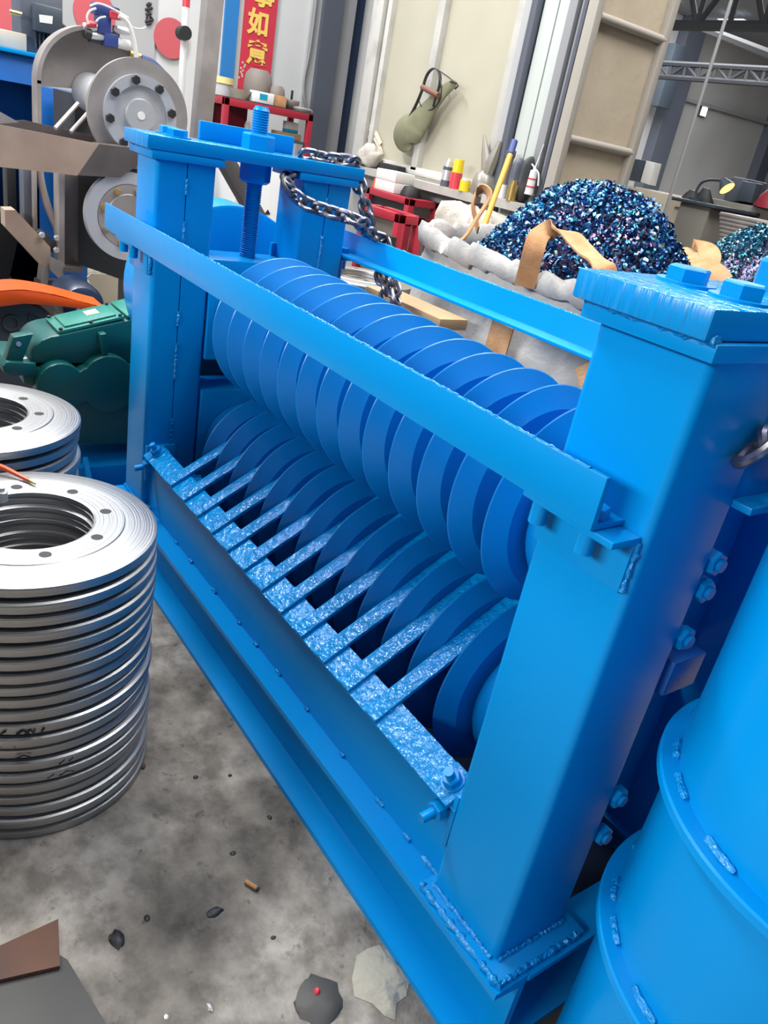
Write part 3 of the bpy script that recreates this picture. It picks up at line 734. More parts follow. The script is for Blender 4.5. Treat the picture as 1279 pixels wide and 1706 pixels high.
MB().box(c0.x, c1.x, 5.6, 6.15, 0, zc, .006).build('body', M['cabinet'], cb)
MB().box(cl.x, c0.x - .004, 5.62, 6.1, 0, zc - .04, .006).build('side_door', M['cream'], cb)
MB().box(cl.x - .02, c1.x + .05, 5.58, 6.2, zc, zc + .025, .004).build('top_sheet', M['monitor'], cb)
for px, h, lab in ((1144, .07, 'dark lump of tools on the olive grey cabinet, left of the lamp'), (1165, .10, 'black crumpled tool cover on the olive grey cabinet under the lamp arm')):
    q = at(px, 334, 'Y', 5.8); b = MB().lathe([(0, h), (.03, h * .9), (.055, h * .45), (.075, 0), (0, 0)], (q.x, 5.85, zc + .026), (0, 0, 1), 14)
    o = b.build('tool_lump', M['black'], origin=(q.x, 5.85, zc + .026)); noise_disp(o, .03, 9); 
    for v in o.data.vertices: v.co.z = max(v.co.z, 0.0)
    tag(o, lab, 'tools')
lm = thing('desk_lamp', 'gooseneck work lamp with lit orange mouth on the cabinet', 'lamp', at(1155, 330, 'Y', 5.7))
arm = [at(x, y, 'Y', 5.7) for x, y in ((1157, 333), (1160, 318), (1168, 305), (1180, 300), (1195, 300), (1204, 301))]
arm[0] = Vector((arm[0].x, 5.7, zc + .03))
MB().tube(spline(arm, 6), .010, 8).build('arm', M['monitor'], lm)
MB().cyl((arm[0].x, 5.7, zc + .026), (arm[0].x, 5.7, zc + .045), .05, 20).build('base', M['monitor'], lm)
s0, s1 = at(1203, 299, 'Y', 5.7), at(1211, 314, 'Y', 5.7)
MB().cyl(s0, s1, .022, 20, r2=.062).build('shade', M['monitor'], lm)
dn = (s1 - s0).normalized()
MB().cyl(s1, s1 + dn * .012, .056, 20, r2=.03).build('bulb', M['lamp_orange'], lm)
ms = thing('machine_tool', 'dark machine tool head with screen beyond the desk lamp', 'machine', (at(1240, 330, 'Y', 6.3).x, 6.3, 0))
MB().prism([at(x, y, 'Y', 6.3) for x, y in ((1204, 335), (1212, 300), (1222, 294), (1246, 298), (1236, 336))], (0, .3, 0), .01).build('head', M['strip_dark'], ms)
MB().prism([at(x, y, 'Y', 6.25) for x, y in ((1226, 334), (1236, 301), (1260, 305), (1250, 338))], (0, .10, 0), .006).build('screen', M['monitor'], ms)
q0, q1 = at(1190, 342, 'Y', 6.3), at(1300, 352, 'Y', 6.3)
MB().box(q0.x, q1.x, 6.2, 6.8, 0, q1.z, .01).build('bed', M['cabinet'], ms)
sp_ = thing('coiled_sheet_pile', 'pile of grey ribbed steel sheets beyond the right swarf heap', 'pile', (at(1240, 370, 'Y', 5.5).x, 5.5, 0))
b = MB()
for i in range(7):
    qa, qb = at(1198, 352 + i * 7, 'Y', 5.5), at(1300, 358 + i * 7, 'Y', 5.5)
    b.box(qa.x, qb.x, 5.5, 6.05, qa.z - .030, qa.z, .012)
zb_ = at(1198, 352 + 42, 'Y', 5.5).z - .03
b.build('sheets', M['mid_steel'], sp_)
MB().box(at(1202, 390, 'Y', 5.5).x, at(1300, 390, 'Y', 5.5).x, 5.54, 6.0, 0, zb_).build('pallet', M['card'], sp_)
q = at(1264, 330, 'Y', 6.0)
o = MB().lathe([(0, .16), (.07, .15), (.13, .09), (.15, 0), (0, 0)], (q.x, 6.25, q1.z + .002), (0, 0, 1), 20).build('rag_heap', M['red_dark'], origin=(q.x, 6.25, q1.z + .002))
noise_disp(o, .03, 8)
for v in o.data.vertices: v.co.z = max(v.co.z, 0)
tag(o, 'dark red rag heap on the machine bed at the right edge', 'rag')

# ================================================================== END WALL: circles, banner, red rack
XWv = XE + .022
def disc_on_wall(px, py, pr, lab):
    c = at(px, py, 'X', XWv); r = (at(px + pr, py, 'X', XWv) - c).length
    o = MB().lathe([(0, 0), (r, 0), (r, .006), (0, .006)], c, (1, 0, 0), 48).build('red_wall_disc', M['pink_red'], origin=c)
    tag(o, lab, 'wall disc', 'red discs on the wall')
disc_on_wall(285, 64, 28, 'round red disc on the wall left of the leaning steel post')
disc_on_wall(157, 22, 34, 'round red disc on the wall behind the valve block')
disc_on_wall(8, 20, 40, 'round red disc on the wall at the left edge behind the control box')
def glyph(ch, px, py, size, name, lab, m, x=XWv + .012, parent=None):
    cu = bpy.data.curves.new(name, 'FONT'); cu.body = ch; cu.size = size; cu.extrude = .002; cu.align_x = 'CENTER'; cu.align_y = 'CENTER'; cu.offset = size * .03
    o = bpy.data.objects.new(name, cu); COL.objects.link(o)
    dg = bpy.context.evaluated_depsgraph_get(); me = bpy.data.meshes.new_from_object(o.evaluated_get(dg))
    bpy.data.objects.remove(o)
    me.transform(Matrix.Translation(at(px, py, 'X', x)) @ Euler((PI / 2, 0, PI / 2)).to_matrix().to_4x4())
    if parent is not None: me.transform(Matrix.Translation(-LOC[parent.name]))
    me.materials.clear(); me.materials.append(m)
    o = bpy.data.objects.new(name, me); COL.objects.link(o)
    if parent is not None: o.parent = parent
    return o
bn_ = thing('wall_banner', 'long red paper banner with gold Chinese lettering above the red rack', 'banner', at(430, 60, 'X', XWv))
pts = [at(x, y, 'X', XWv) for x, y in ((397, 130), (407, 0), (462, 0), (451, 128))]
ya = (pts[0].y + pts[1].y) / 2; yb = (pts[2].y + pts[3].y) / 2
MB().box(XWv, XWv + .006, ya, yb, pts[0].z - .15, pts[1].z + .9).build('paper', M['red_paper'], bn_)
gs_ = (yb - ya) * .66
for ch, px, py in (('事', 440, -6), ('如', 430, 41), ('意', 428, 92)):
    q = at(px, py, 'X', XWv + .01)
    glyph(ch, px, py, gs_, 'gold_character', '', M['gold'], XWv + .01, bn_)
# small floral marks down the banner's left side
b = MB()
for i in range(9):
    q = at(404 - i * .5, 104 + i * 3.2, 'X', XWv + .008); b.lathe([(0, 0), (.011, 0), (.011, .002), (0, .002)], (XWv + .007, q.y + random.uniform(-.02, .03), q.z), (1, 0, 0), 6)
b.build('side_flourish', M['cream'], bn_)
# black brush writing on the wall strip beside the red disc
b = MB()
for (x0, y0, x1, y1, w) in ((244, 8, 252, 6, 3), (248, 4, 247, 20, 3), (242, 16, 254, 13, 3), (243, 24, 252, 22, 3), (247, 22, 244, 31, 3), (250, 27, 255, 34, 3), (242, 36, 254, 33, 3), (248, 34, 247, 42, 3), (244, 40, 252, 38, 2)):
    b.tube([at(x0, y0, 'X', XE + .028), at(x1, y1, 'X', XE + .028)], .010, 6)
tag(b.build('brush_writing', M['ink']), 'black brush writing on the grey wall left of the red disc', 'writing')

# red rack with things on it
XR = XE + .85
rk = thing('red_rack', 'red steel tube rack standing under the banner with clutter on top', 'rack', (XR, at(450, 200, 'X', XR).y, 0))
r0, r1 = at(374, 165, 'X', XR), at(523, 188, 'X', XR)
yl_, yr_ = r0.y, r1.y; zr = (r0.z + r1.z) / 2
for y in (yl_, yr_ - .05):
    for x in (XR - .05, XR - .42):
        MB().box(x, x + .05, y, y + .05, 0, zr, .003).build('upright', M['red'], rk)
MB().box(XR - .05, XR, yl_, yr_, zr - .06, zr, .003).box(XR - .42, XR - .37, yl_, yr_, zr - .06, zr, .003).box(XR - .42, XR, yl_, yl_ + .05, zr - .06, zr, .003).box(XR - .42, XR, yr_ - .05, yr_, zr - .06, zr, .003).build('top_rail', M['red'], rk)
MB().box(XR - .41, XR - .01, yl_ + .01, yr_ - .01, zr, zr + .008).build('top_shelf', M['black_rubber'], rk)
zs = at(505, 237, 'X', XR - .1).z
MB().box(XR - .41, XR - .01, yl_ + .02, yr_ - .02, zs - .02, zs).build('lower_shelf', M['monitor'], rk)
MB().box(XR - .415, XR - .405, yl_ + .05, yl_ + .42, zs, zr - .06).build('back_panel', M['red_dark'], rk)
zt_ = zr + .009
def on(px, X=None): 
    X = X if X is not None else XR - .12
    q = at(px, 160, 'X', X); return Vector((X, q.y, zt_))
q = on(399, XR - .14)
tag(MB().lathe([(0, 0), (.06, 0), (.105, .075), (.10, .075), (.055, .01), (0, .01)], q, (0, 0, 1), 28).build('bowl', M['cream'], origin=q), 'cream bowl at the left end of the red rack', 'bowl')
q = on(442, XR - .012)
sc_ = thing('digital_scale', 'small white gauge with blue display on the red rack', 'gauge', q)
MB().box(q.x - .10, q.x, q.y - .11, q.y + .09, q.z, q.z + .09, .006).build('case', M['white'], sc_)
MB().box(q.x, q.x + .004, q.y - .055, q.y + .02, q.z + .03, q.z + .075).build('display', M['teal'], sc_)
q = on(465, XR - .03)
tag(MB().box(q.x - .08, q.x, q.y - .045, q.y + .08, q.z, q.z + .09, .004).build('small_box', M['strap'], origin=q), 'small tan carton beside the gauge on the red rack', 'box')
def casting(px, X, r, h, lab, tilt=0):
    q = on(px, X)
    o = MB().lathe([(0, 0), (r * .9, 0), (r, h * .1), (r, h * .55), (r * .9, h * .85), (r * .62, h), (r * .5, h * .9), (r * .45, h * .6), (0, h * .6)], q, (0, 0, 1), 32).build('iron_casting', M['iron'], origin=q)
    tag(o, lab, 'casting', 'iron castings on the red rack')
casting(428, XR - .28, .13, .27, 'tall round brown iron casting before the banner on the red rack')
casting(460, XR - .19, .08, .17, 'low brown iron drum casting right of the tall one on the red rack')
q = on(486, XR - .22)
pn = thing('iron_pan', 'brown iron dish with upright peg on the red rack', 'dish', q)
MB().lathe([(0, 0), (.05, 0), (.075, .03), (.08, .07), (.075, .08), (0, .07)], q, (0, 0, 1), 28).build('dish', M['iron'], pn)
MB().cyl(q + Vector((0, 0, .07)), q + Vector((0, 0, .16)), .012, 10).build('peg', M['black'], pn)
q = on(507, XR - .12)
tag(MB().lathe([(0, 0), (.09, 0), (.10, .02), (.07, .035), (.04, .03), (0, .03)], q, (0, 0, 1), 28).build('steel_plate', M['mid_steel'], origin=q), 'flat grey steel dish at the right end of the red rack top', 'dish')
XJ = XE + .25
zj = at(366, 176, 'X', XJ).z
q = Vector((XJ, at(366, 165, 'X', XJ).y, 0))
st = thing('yellow_stand', 'pale yellow drum stand left of the red rack', 'drum', (q.x, q.y, 0))
MB().lathe([(0, 0), (.115, 0), (.115, zj), (0, zj)], q, (0, 0, 1), 28).build('body', M['cream'], st)
jr = thing('storage_jar', 'cloudy plastic jar with yellow lid beside the leaning post', 'jar', (q.x, q.y, zj))
z1_ = at(365, 138, 'X', XJ).z; z2_ = at(365, 127, 'X', XJ).z
MB().lathe([(0, 0), (.10, 0), (.11, .02), (.11, z1_ - zj), (0, z1_ - zj)], (q.x, q.y, zj), (0, 0, 1), 28).build('jar_body', M['glassy'], jr)
MB().lathe([(0, 0), (.12, 0), (.12, z2_ - z1_), (0, z2_ - z1_)], (q.x, q.y, z1_), (0, 0, 1), 28).build('lid', M['yellow_lid'], jr)
# inside the rack
q = at(485, 236, 'X', XR - .12); q.z = zs + .001
tag(MB().box(q.x - .12, q.x, q.y - .16, q.y + .10, zs + .001, at(485, 222, 'X', XR - .12).z, .004).build('carton', M['card'], origin=q), 'brown cardboard carton on the lower shelf of the red rack', 'carton')
zc_ = at(485, 222, 'X', XR - .12).z
wb_ = thing('medicine_box', 'small white carton with teal lower band on the brown carton in the rack', 'box', (q.x, q.y, zc_))
za_ = at(484, 216, 'X', XR - .05).z; zb2 = at(484, 203, 'X', XR - .05).z
MB().box(q.x - .09, q.x - .02, q.y - .06, q.y + .07, zc_ + .001, za_, .002).build('teal_band', M['teal'], wb_)
MB().box(q.x - .09, q.x - .02, q.y - .06, q.y + .07, za_, zb2, .002).build('white_top', M['white'], wb_)
for px, pt, lab in ((410, 202, 'slim white-capped bottle on the rack shelf, left one'), (423, 206, 'slim white-capped bottle on the rack shelf, beside the screw')):
    q = at(px, 230, 'X', XR - .12); zt2 = at(px, pt, 'X', XR - .12).z
    bo = thing('bottle', lab, 'bottle', (q.x, q.y, zs), 'bottles in the red rack')
    MB().lathe([(0, 0), (.028, 0), (.028, (zt2 - zs) * .7), (.014, (zt2 - zs) * .85), (0, (zt2 - zs) * .85)], (q.x, q.y, zs + .001), (0, 0, 1), 16).build('body', M['glassy'], bo)
    MB().cyl((q.x, q.y, zs + (zt2 - zs) * .85), (q.x, q.y, zt2), .02, 14).build('cap', M['white'], bo)

# leaning steel post and red pipe
XL = -5.2
l0, l1 = at(336, 205, 'X', XL), at(334, -30, 'X', XL)
ly0 = at(318, 210, 'X', XL).y; ly1 = at(345, 210, 'X', XL).y
tz_ = 3.6
o = MB().box(XL - .10, XL, ly0, ly1 - .0, 0, tz_, .004).build('steel_post', M['mid_steel'], origin=(XL, ly0, 0))
o.rotation_euler = (math.radians(-1.5), 0, 0)
tag(o, 'tall grey-brown steel post standing behind the far end of the blue machine', 'post')
q0, q1 = at(410, 330, 'X', -3.62), at(372, 262, 'X', -3.62)
q1 = q1 + (q1 - q0) * .35
q0 = q0 + (q0 - q1) * ((q0.z - .03) / (q1.z - q0.z))
tag(MB().obox((q0 + q1) / 2, q1 - q0, (q1 - q0).cross(Vector((1, 0, 0))), (1, 0, 0), (q1 - q0).length / 2, .035, .04, .004).build('slanting_bar', M['dark_steel'], origin=q0), 'dark slanting steel bar seen under the far top plate', 'bar')
# pale electric cabinet seen between the far posts
XC_ = -3.9
q0, q1 = at(380, 300, 'X', XC_), at(478, 300, 'X', XC_)
ec = thing('electric_cabinet', 'pale grey electric cabinet seen between the far posts of the blue machine', 'cabinet', (XC_, (q0.y + q1.y) / 2, 0))
zt3 = at(430, 262, 'X', XC_).z
MB().box(XC_ - .4, XC_, at(395, 300, 'X', XC_).y, q1.y + .05, 0, zt3, .006).build('body', M['wall'], ec)
MB().box(XC_, XC_ + .012, at(436, 300, 'X', XC_).y, q1.y + .03, .1, zt3 - .04, .003).build('door', M['white'], ec)
w0 = at(447, 353, 'X', XC_ + .014)
MB().prism([at(x, y, 'X', XC_ + .014) for x, y in ((440, 357), (450, 357), (446, 349))], (.002, 0, 0)).build('warning_triangle', M['black'], ec)
MB().cyl(at(470, 350, 'X', XC_ + .012), at(470, 350, 'X', XC_ + .012) + Vector((.02, 0, 0)), .012, 14).build('lock', M['dark_steel'], ec)

# ================================================================== DARK ROLL MACHINE AT THE LEFT
XA = -4.2
dm = thing('plate_rolling_machine', 'unpainted dark steel roll machine with bolted end flange and sheet chute', 'machine', (-4.6, at(150, 250, 'X', XA).y, 0))
def cen(px, py, X): return at(px, py, 'X', X)
def rad(px, py, dx, X): return (at(px + dx, py, 'X', X) - at(px, py, 'X', X)).length
c = cen(232, 192, XA); r = rad(232, 192, 80, XA)
MB().lathe([(0, -.03), (r, -.03), (r, 0), (0, 0)], c, (1, 0, 0), 72).build('end_disc', M['mid_steel'], dm)
fr_ = rad(232, 192, 58, XA)
fo = MB().lathe([(fr_ * .74, 0), (fr_, 0), (fr_, .028), (fr_ * .74, .028)], c, (1, 0, 0), 72, close=True).build('bolted_flange', M['steel_flange'], dm)
for k in range(8):
    a = 2 * PI * k / 8 + .22
    p = c + Vector((.028, fr_ * .87 * math.cos(a), fr_ * .87 * math.sin(a)))
    MB().hexn(p, (1, 0, 0), .021, .016, rot=k).build('hex_bolt', M['black'], fo)
MB().lathe([(0, .012), (fr_ * .735, .012), (fr_ * .735, 0), (0, 0)], c, (1, 0, 0), 64).build('end_cover', M['steel'], dm)
MB().lathe([(0, .030), (fr_ * .40, .030), (fr_ * .42, .018), (fr_ * .42, .010), (0, .010)], c, (1, 0, 0), 48).build('center_boss', M['steel'], dm)
MB().lathe([(0, .034), (.018, .034), (.018, .03), (0, .03)], c, (1, 0, 0), 16).build('center_plug', M['white'], dm)
dr = rad(150, 150, 33, XA - .3)
# half round guard at the back
XB_ = XA - .75
g = cen(152, 150, XB_); gr = rad(152, 150, 84, XB_)
g2 = at(150, 154, 'X', XB_)
ax_ = c - g2; hl = ax_.length
MB().lathe([(0, 0), (dr, 0), (dr, hl * .25), (dr * 1.04, hl * .26), (dr * 1.04, hl * .31), (dr, hl * .32), (dr, hl - .02), (0, hl - .02)], g2, ax_, 56).build('roll_barrel', M['steel'], dm)
MB().box(XB_ - .5, XB_ - .04, at(128, 200, 'X', XB_).y, at(215, 200, 'X', XB_).y, at(100, 420, 'X', XB_).z, at(100, 152, 'X', XB_).z).build('machine_body', M['black_rubber'], dm)
gp = MB().lathe([(0, -.02), (gr, -.02), (gr, 0), (0, 0)], g, (1, 0, 0), 48, u=(0, 1, 0), arc=(-.12, PI + .1)).build('guard_plate', M['mid_steel'], dm)
MB().lathe([(gr, -.02), (gr + .02, -.02), (gr + .02, .10), (gr, .10)], g, (1, 0, 0), 56, u=(0, 1, 0), arc=(-.10, PI + .05), close=True).build('guard_rim', M['mid_steel'], dm)
e0, e1 = at(64, 150, 'X', XB_), at(64, 225, 'X', XB_)
MB().box(XB_ - .02, XB_ + .10, g.y - gr - .02, g.y - gr + .0, e1.z - .1, g.z).build('guard_leg', M['mid_steel'], dm)
# thin stays
for (x0, y0, x1, y1) in ((92, 214, 130, 172), (118, 220, 152, 182)):
    MB().tube([at(x0, y0, 'X', XA - .10), at(x1, y1, 'X', XA - .18)], .010, 8).build('stay_rod', M['mid_steel'], dm)
# sheet chute
XT = XA + .12
ch = MB()
ch.prism([at(x, y, 'X', XT) for x, y in ((-40, 200), (165, 240), (129, 292), (-40, 274))], (-.008, 0, 0)).build('chute_front', M['brown_steel'], dm)
ch = MB()
a_, b_ = at(-40, 200, 'X', XT), at(165, 240, 'X', XT)
a2_, b2_ = at(-40, 196, 'X', XT - .55), at(200, 232, 'X', XT - .55)
ch.prism([at(x, y, 'X', XT) for x, y in ((165, 240), (129, 292), (200, 296), (250, 262), (218, 246))], (-.10, 0, 0)).build('chute_side', M['dark_steel'], dm)
MB().prism([at(x, y, 'X', XT - .35) for x, y in ((-40, 206), (40, 200), (215, 240), (215, 250), (-40, 222))], (-.008, 0, 0)).build('chute_back', M['dark_steel'], dm)
MB().prism([at(x, y, 'X', XT - .02) for x, y in ((-40, 184), (0, 186), (32, 204), (0, 206), (-40, 206))], (-.006, 0, 0)).build('chute_flap', M['mid_steel'], dm)
# lower roll flange
XF_ = XA + .10
c2 = cen(215, 362, XF_); r2 = rad(215, 362, 68, XF_)
MB().lathe([(0, -.05), (r2, -.05), (r2, 0), (r2 * .74, 0), (r2 * .73, -.006), (0, -.006)], c2, (1, 0, 0), 72).build('lower_end_disc', M['steel_flange'], dm)
lf = MB().lathe([(0, .006), (r2 * .50, .006), (r2 * .52, -.0), (r2 * .72, -.0), (r2 * .72, -.006), (0, -.006)], c2, (1, 0, 0), 64).build('lower_cover', M['mid_steel'], dm)
for k in range(8):
    a = 2 * PI * k / 8 + .5
    MB().hexn(c2 + Vector((0.0, r2 * .62 * math.cos(a), r2 * .62 * math.sin(a))), (1, 0, 0), .016, .014, rot=k).build('hex_bolt', M['brass'], lf)
MB().lathe([(0, -.9), (dr, -.9), (dr, -.05), (0, -.05)], c2, (1, 0, 0), 40).build('roll_barrel', M['dark_steel'], dm)
# side plate behind the flanges
XS = XA - .06
MB().prism([at(x, y, 'X', XS) for x, y in ((128, 292), (300, 250), (330, 300), (330, 520), (250, 520), (214, 470), (130, 440), (118, 360))], (-.03, 0, 0)).build('side_plate', M['black_rubber'], dm)
MB().box(XS - .25, XS - .05, at(222, 470, 'X', XS).y, at(300, 470, 'X', XS).y, 0, at(240, 460, 'X', XS).z).build('foot', M['black_rubber'], dm)
# uprights and sloping beam
def col(x0, x1, yt, yb, X, d, m, nm):
    a, b2 = at(x0, (yt + yb) / 2, 'X', X), at(x1, (yt + yb) / 2, 'X', X)
    return MB().box(X - d, X, a.y, b2.y, at(x0, yb, 'X', X).z, at(x0, yt, 'X', X).z, .002).build(nm, m, dm)
col(98, 108, 288, 438, XA + .02, .10, M['mid_steel'], 'upright')
col(108, 130, 290, 444, XA - .04, .06, M['dark_steel'], 'upright')
col(40, 58, 278, 386, XA - .10, .10, M['strip_dark'], 'upright')
col(56, 62, 278, 390, XA - .06, .14, M['mid_steel'], 'upright')
col(12, 27, 275, 352, XA - .3, .10, M['black'], 'upright')
bm_ = MB().prism([at(x, y, 'X', XA) for x, y in ((8, 350), (26, 350), (84, 412), (86, 448), (70, 444), (9, 378))], (-.10, 0, 0)).build('sloping_beam', M['brown_steel'], dm)
MB().prism([at(x, y, 'X', XA + .03) for x, y in ((84, 428), (108, 440), (106, 472), (84, 450))], (-.012, 0, 0)).build('gusset_plate', M['mid_steel'], dm)
MB().box(XA - .12, XA + .04, at(104, 444, 'X', XA).y, at(136, 444, 'X', XA).y, at(110, 450, 'X', XA).z, at(110, 442, 'X', XA).z).build('foot_plate', M['dark_steel'], dm)
MB().prism([at(x, y, 'X', XA - .02) for x, y in ((54, 386), (76, 388), (98, 412), (98, 420), (84, 420), (56, 392))], (-.10, 0, 0)).build('clamp_plate', M['dark_steel'], dm)
for (px, py) in ((69, 391), (93, 416), (94, 396)):
    MB().hexn(at(px, py, 'X', XA), (1, 0, 0), .014, .02).build('hex_bolt', M['steel'], dm)
def leg(pts, X, d, m):
    w = [at(x, y, 'X', X) for x, y in pts]; MB().prism(w, (-d, 0, 0)).build('leg', m, dm)
leg(((72, 440), (84, 446), (76, 492), (66, 490)), XA + .01, .09, M['mid_steel'])
yq = at(78, 470, 'X', XA); MB().box(XA - .09, XA + .0, yq.y - .04, yq.y + .08, 0, at(74, 470, 'X', XA).z).build('leg', M['dark_steel'], dm)
leg(((0, 360), (30, 400), (12, 480), (-12, 480)), XA - .25, .10, M['black'])
yq = at(0, 470, 'X', XA - .25); MB().box(XA - .35, XA - .25, yq.y - .06, yq.y + .06, 0, yq.z + .02).build('leg', M['black'], dm)
MB().tube(spline([at(x, y, 'X', XA - .08) for x, y in ((66, 284), (70, 310), (80, 345), (95, 380))], 5), .018, 8).build('hose', M['mid_steel'], dm)
# blue tank with control box
XK = XA - 1.33
tk = thing('blue_tank', 'blue painted sheet tank at the upper left behind the dark chute', 'tank', (XK - .2, at(20, 140, 'X', XK).y, 0))
q0, q1 = at(-60, 80, 'X', XK), at(84, 92, 'X', XK)
ztk = at(30, 83, 'X', XK).z
MB().box(XK - .5, XK, q0.y, at(150, 140, 'X', XK).y, 0, at(100, 150, 'X', XK).z, .004).box(XK - .5, XK, q0.y, at(64, 140, 'X', XK).y, 0, ztk - .02, .004).build('shell', M['blue_old'], tk)
MB().box(XK - .5, XK + .04, q0.y, at(80, 90, 'X', XK).y, ztk - .022, ztk, .003).build('rim_plate', M['blue'], tk)
XQ2 = XK - .08
cbx = thing('control_box', 'dark grey ribbed control box with white label on the blue tank', 'control box', (XQ2, at(75, 60, 'X', XQ2).y, ztk))
MB().box(XQ2 - .26, XQ2 - .02, at(36, 40, 'X', XQ2).y, at(106, 40, 'X', XQ2).y, ztk + .001, at(60, -20, 'X', XQ2).z, .006).build('case', M['strip_dark'], cbx)
b = MB()
for i in range(7):
    y = at(58 + i * 6.6, 66, 'X', XQ2).y; b.box(XQ2 - .02, XQ2 + .004, y, y + .008, ztk + .03, at(60, 52, 'X', XQ2).z)
b.build('cooling_fins', M['black_rubber'], cbx)
MB().box(XQ2 - .02, XQ2 + .05, at(54, 30, 'X', XQ2).y, at(101, 30, 'X', XQ2).y, at(70, 54, 'X', XQ2).z, at(70, 8, 'X', XQ2).z, .008).build('terminal_cover', M['monitor'], cbx)
MB().prism([at(x, y, 'X', XQ2 + .0505) for x, y in ((65, 24), (88, 27), (87, 40), (66, 37))], (.001, 0, 0)).build('label', M['white'], cbx)
MB().cyl(at(16, 19, 'X', XQ2), at(36, 24, 'X', XQ2), .012, 12).build('brass_nipple', M['brass'], cbx)
MB().tube([at(102, 42, 'X', XQ2 + .02), at(120, 56, 'X', XQ2 + .02), at(136, 62, 'X', XQ2 + .05)], .014, 8).build('cable', M['black'], cbx)
q = at(14, 66, 'X', XQ2)
tag(MB().box(q.x - .1, q.x, q.y - .06, q.y + .10, ztk + .001, ztk + .09, .006).build('valve_fitting', M['cream'], origin=(q.x, q.y, ztk)), 'small cream and brass fitting on the blue tank left of the control box', 'fitting')
# pneumatic valve block on the guard
XV = XB_ + .10
zg = g.z + gr + .021
va = thing('valve_block', 'blue and silver pneumatic valve block with hoses above the round guard', 'valve', (XV - .03, at(175, 60, 'X', XV).y, zg))
def vbox(x0, y0, x1, y1, m, nm, d=.09, X=XV + .03):
    a, b2 = at(x0, y1, 'X', X), at(x1, y0, 'X', X)
    return MB().box(X - d, X, a.y, b2.y, a.z, b2.z, .006).build(nm, m, va)
def vcyl(x0, y0, x1, y1, pr, m, nm, X=XV + .0):
    r = rad(x0, y0, pr, X); return MB().cyl(at(x0, y0, 'X', X), at(x1, y1, 'X', X), r, 18, bev=.004).build(nm, m, va)
vcyl(138, 44, 172, 47, 6, M['steel'], 'silver_cylinder'); vcyl(142, 57, 176, 62, 6, M['steel'], 'silver_cylinder')
vcyl(188, 48, 216, 54, 6, M['steel'], 'silver_cylinder'); vcyl(174, 66, 216, 76, 8, M['white'], 'white_cylinder')
vcyl(144, 40, 160, 41, 5, M['can_red'], 'red_cap', XV + .02)
vbox(164, 28, 186, 54, M['navy'], 'valve_body'); vbox(158, 12, 196, 22, M['navy'], 'coil'); vbox(174, 58, 198, 76, M['navy'], 'valve_body')
vcyl(140, 54, 152, 58, 8, M['black'], 'muffler', XV + .01); vbox(188, 14, 200, 24, M['black'], 'plug'); vbox(184, 22, 204, 30, M['can_red'], 'red_connector', .06, XV + .05)
vbox(150, 56, 200, 70, M['monitor'], 'mounting_plate', .05, XV - .02)
MB().box(XV - .06, XV - .02, at(170, 60, 'X', XV).y, at(190, 60, 'X', XV).y, zg - .02, at(180, 58, 'X', XV).z).build('bracket', M['monitor'], va)
def hose(pts, r, m, X=XV + .06):
    MB().tube(spline([at(x, y, 'X', X) for x, y in pts], 6), r, 7).build('hose', m, va)
hose(((198, 26), (210, 34), (219, 52), (225, 78), (228, 102)), .013, M['wire'])
hose(((160, 14), (150, 18), (145, 28), (147, 40)), .006, M['wire']); hose(((176, 28), (166, 30), (160, 36)), .005, M['wire'])
hose(((196, 18), (212, 34), (222, 46), (236, 48), (243, 45)), .004, M['wire']); hose(((150, 10), (165, 6), (190, 16), (214, 30)), .005, M['wire'])
hose(((236, 96), (252, 102), (266, 114), (278, 128), (290, 144)), .014, M['navy'], XA - .2)
MB().cyl(at(216, 89, 'X', XV), at(236, 96, 'X', XV), .018, 14).build('brass_elbow', M['brass'], va)
# small floor items under the dark machine
XY = -4.9
q = at(52, 470, 'X', XY)
hd = thing('hand_drill', 'blue and black hand grinder lying on the floor behind the orange guard', 'power tool', (XY, q.y, 0))
MB().lathe([(0, 0), (.05, 0), (.055, .03), (.05, .16), (0, .16)], (XY, q.y - .06, .06), (0, 1, .5), 18).build('body', M['teal'], hd)
MB().tube([(XY, q.y + .06, .12), (XY, q.y + .12, .2), (XY - .02, q.y + .16, .28)], .028, 8).build('handle', M['black'], hd)
pb_ = at(175, 480, 'X', -4.9)
tag(MB().prism([at(x, y, 'X', -4.9) for x, y in ((146, 462), (152, 456), (196, 458), (203, 500), (200, 530), (150, 530), (160, 490))], (-.02, 0, 0)).build('plywood_sheet', M['cream'], origin=(pb_.x, pb_.y, 0)), 'pale board standing behind the gearbox by the dark side plate', 'board')
# red upright pipe at the far wall
q0, q1 = at(302, 148, 'X', -6.2), at(310, 0, 'X', -6.2)
rp_ = thing('pipe_stand', 'slim pale pipe stand with dark knob next to the leaning post', 'pipe', (-6.2, q0.y, 0))
MB().cyl((-6.2, q0.y, 0), (-6.2, q0.y, at(310, 12, 'X', -6.2).z), .025, 14).build('pipe', M['white'], rp_)
MB().cyl((-6.2, q0.y, at(310, 12, 'X', -6.2).z), (-6.2, q0.y, 3.6), .026, 14).build('red_top', M['can_red'], rp_)
q = at(306, 55, 'X', -6.16); MB().cyl(q - Vector((.05, 0, 0)), q + Vector((.04, 0, 0)), .045, 14).build('knob', M['black'], rp_)

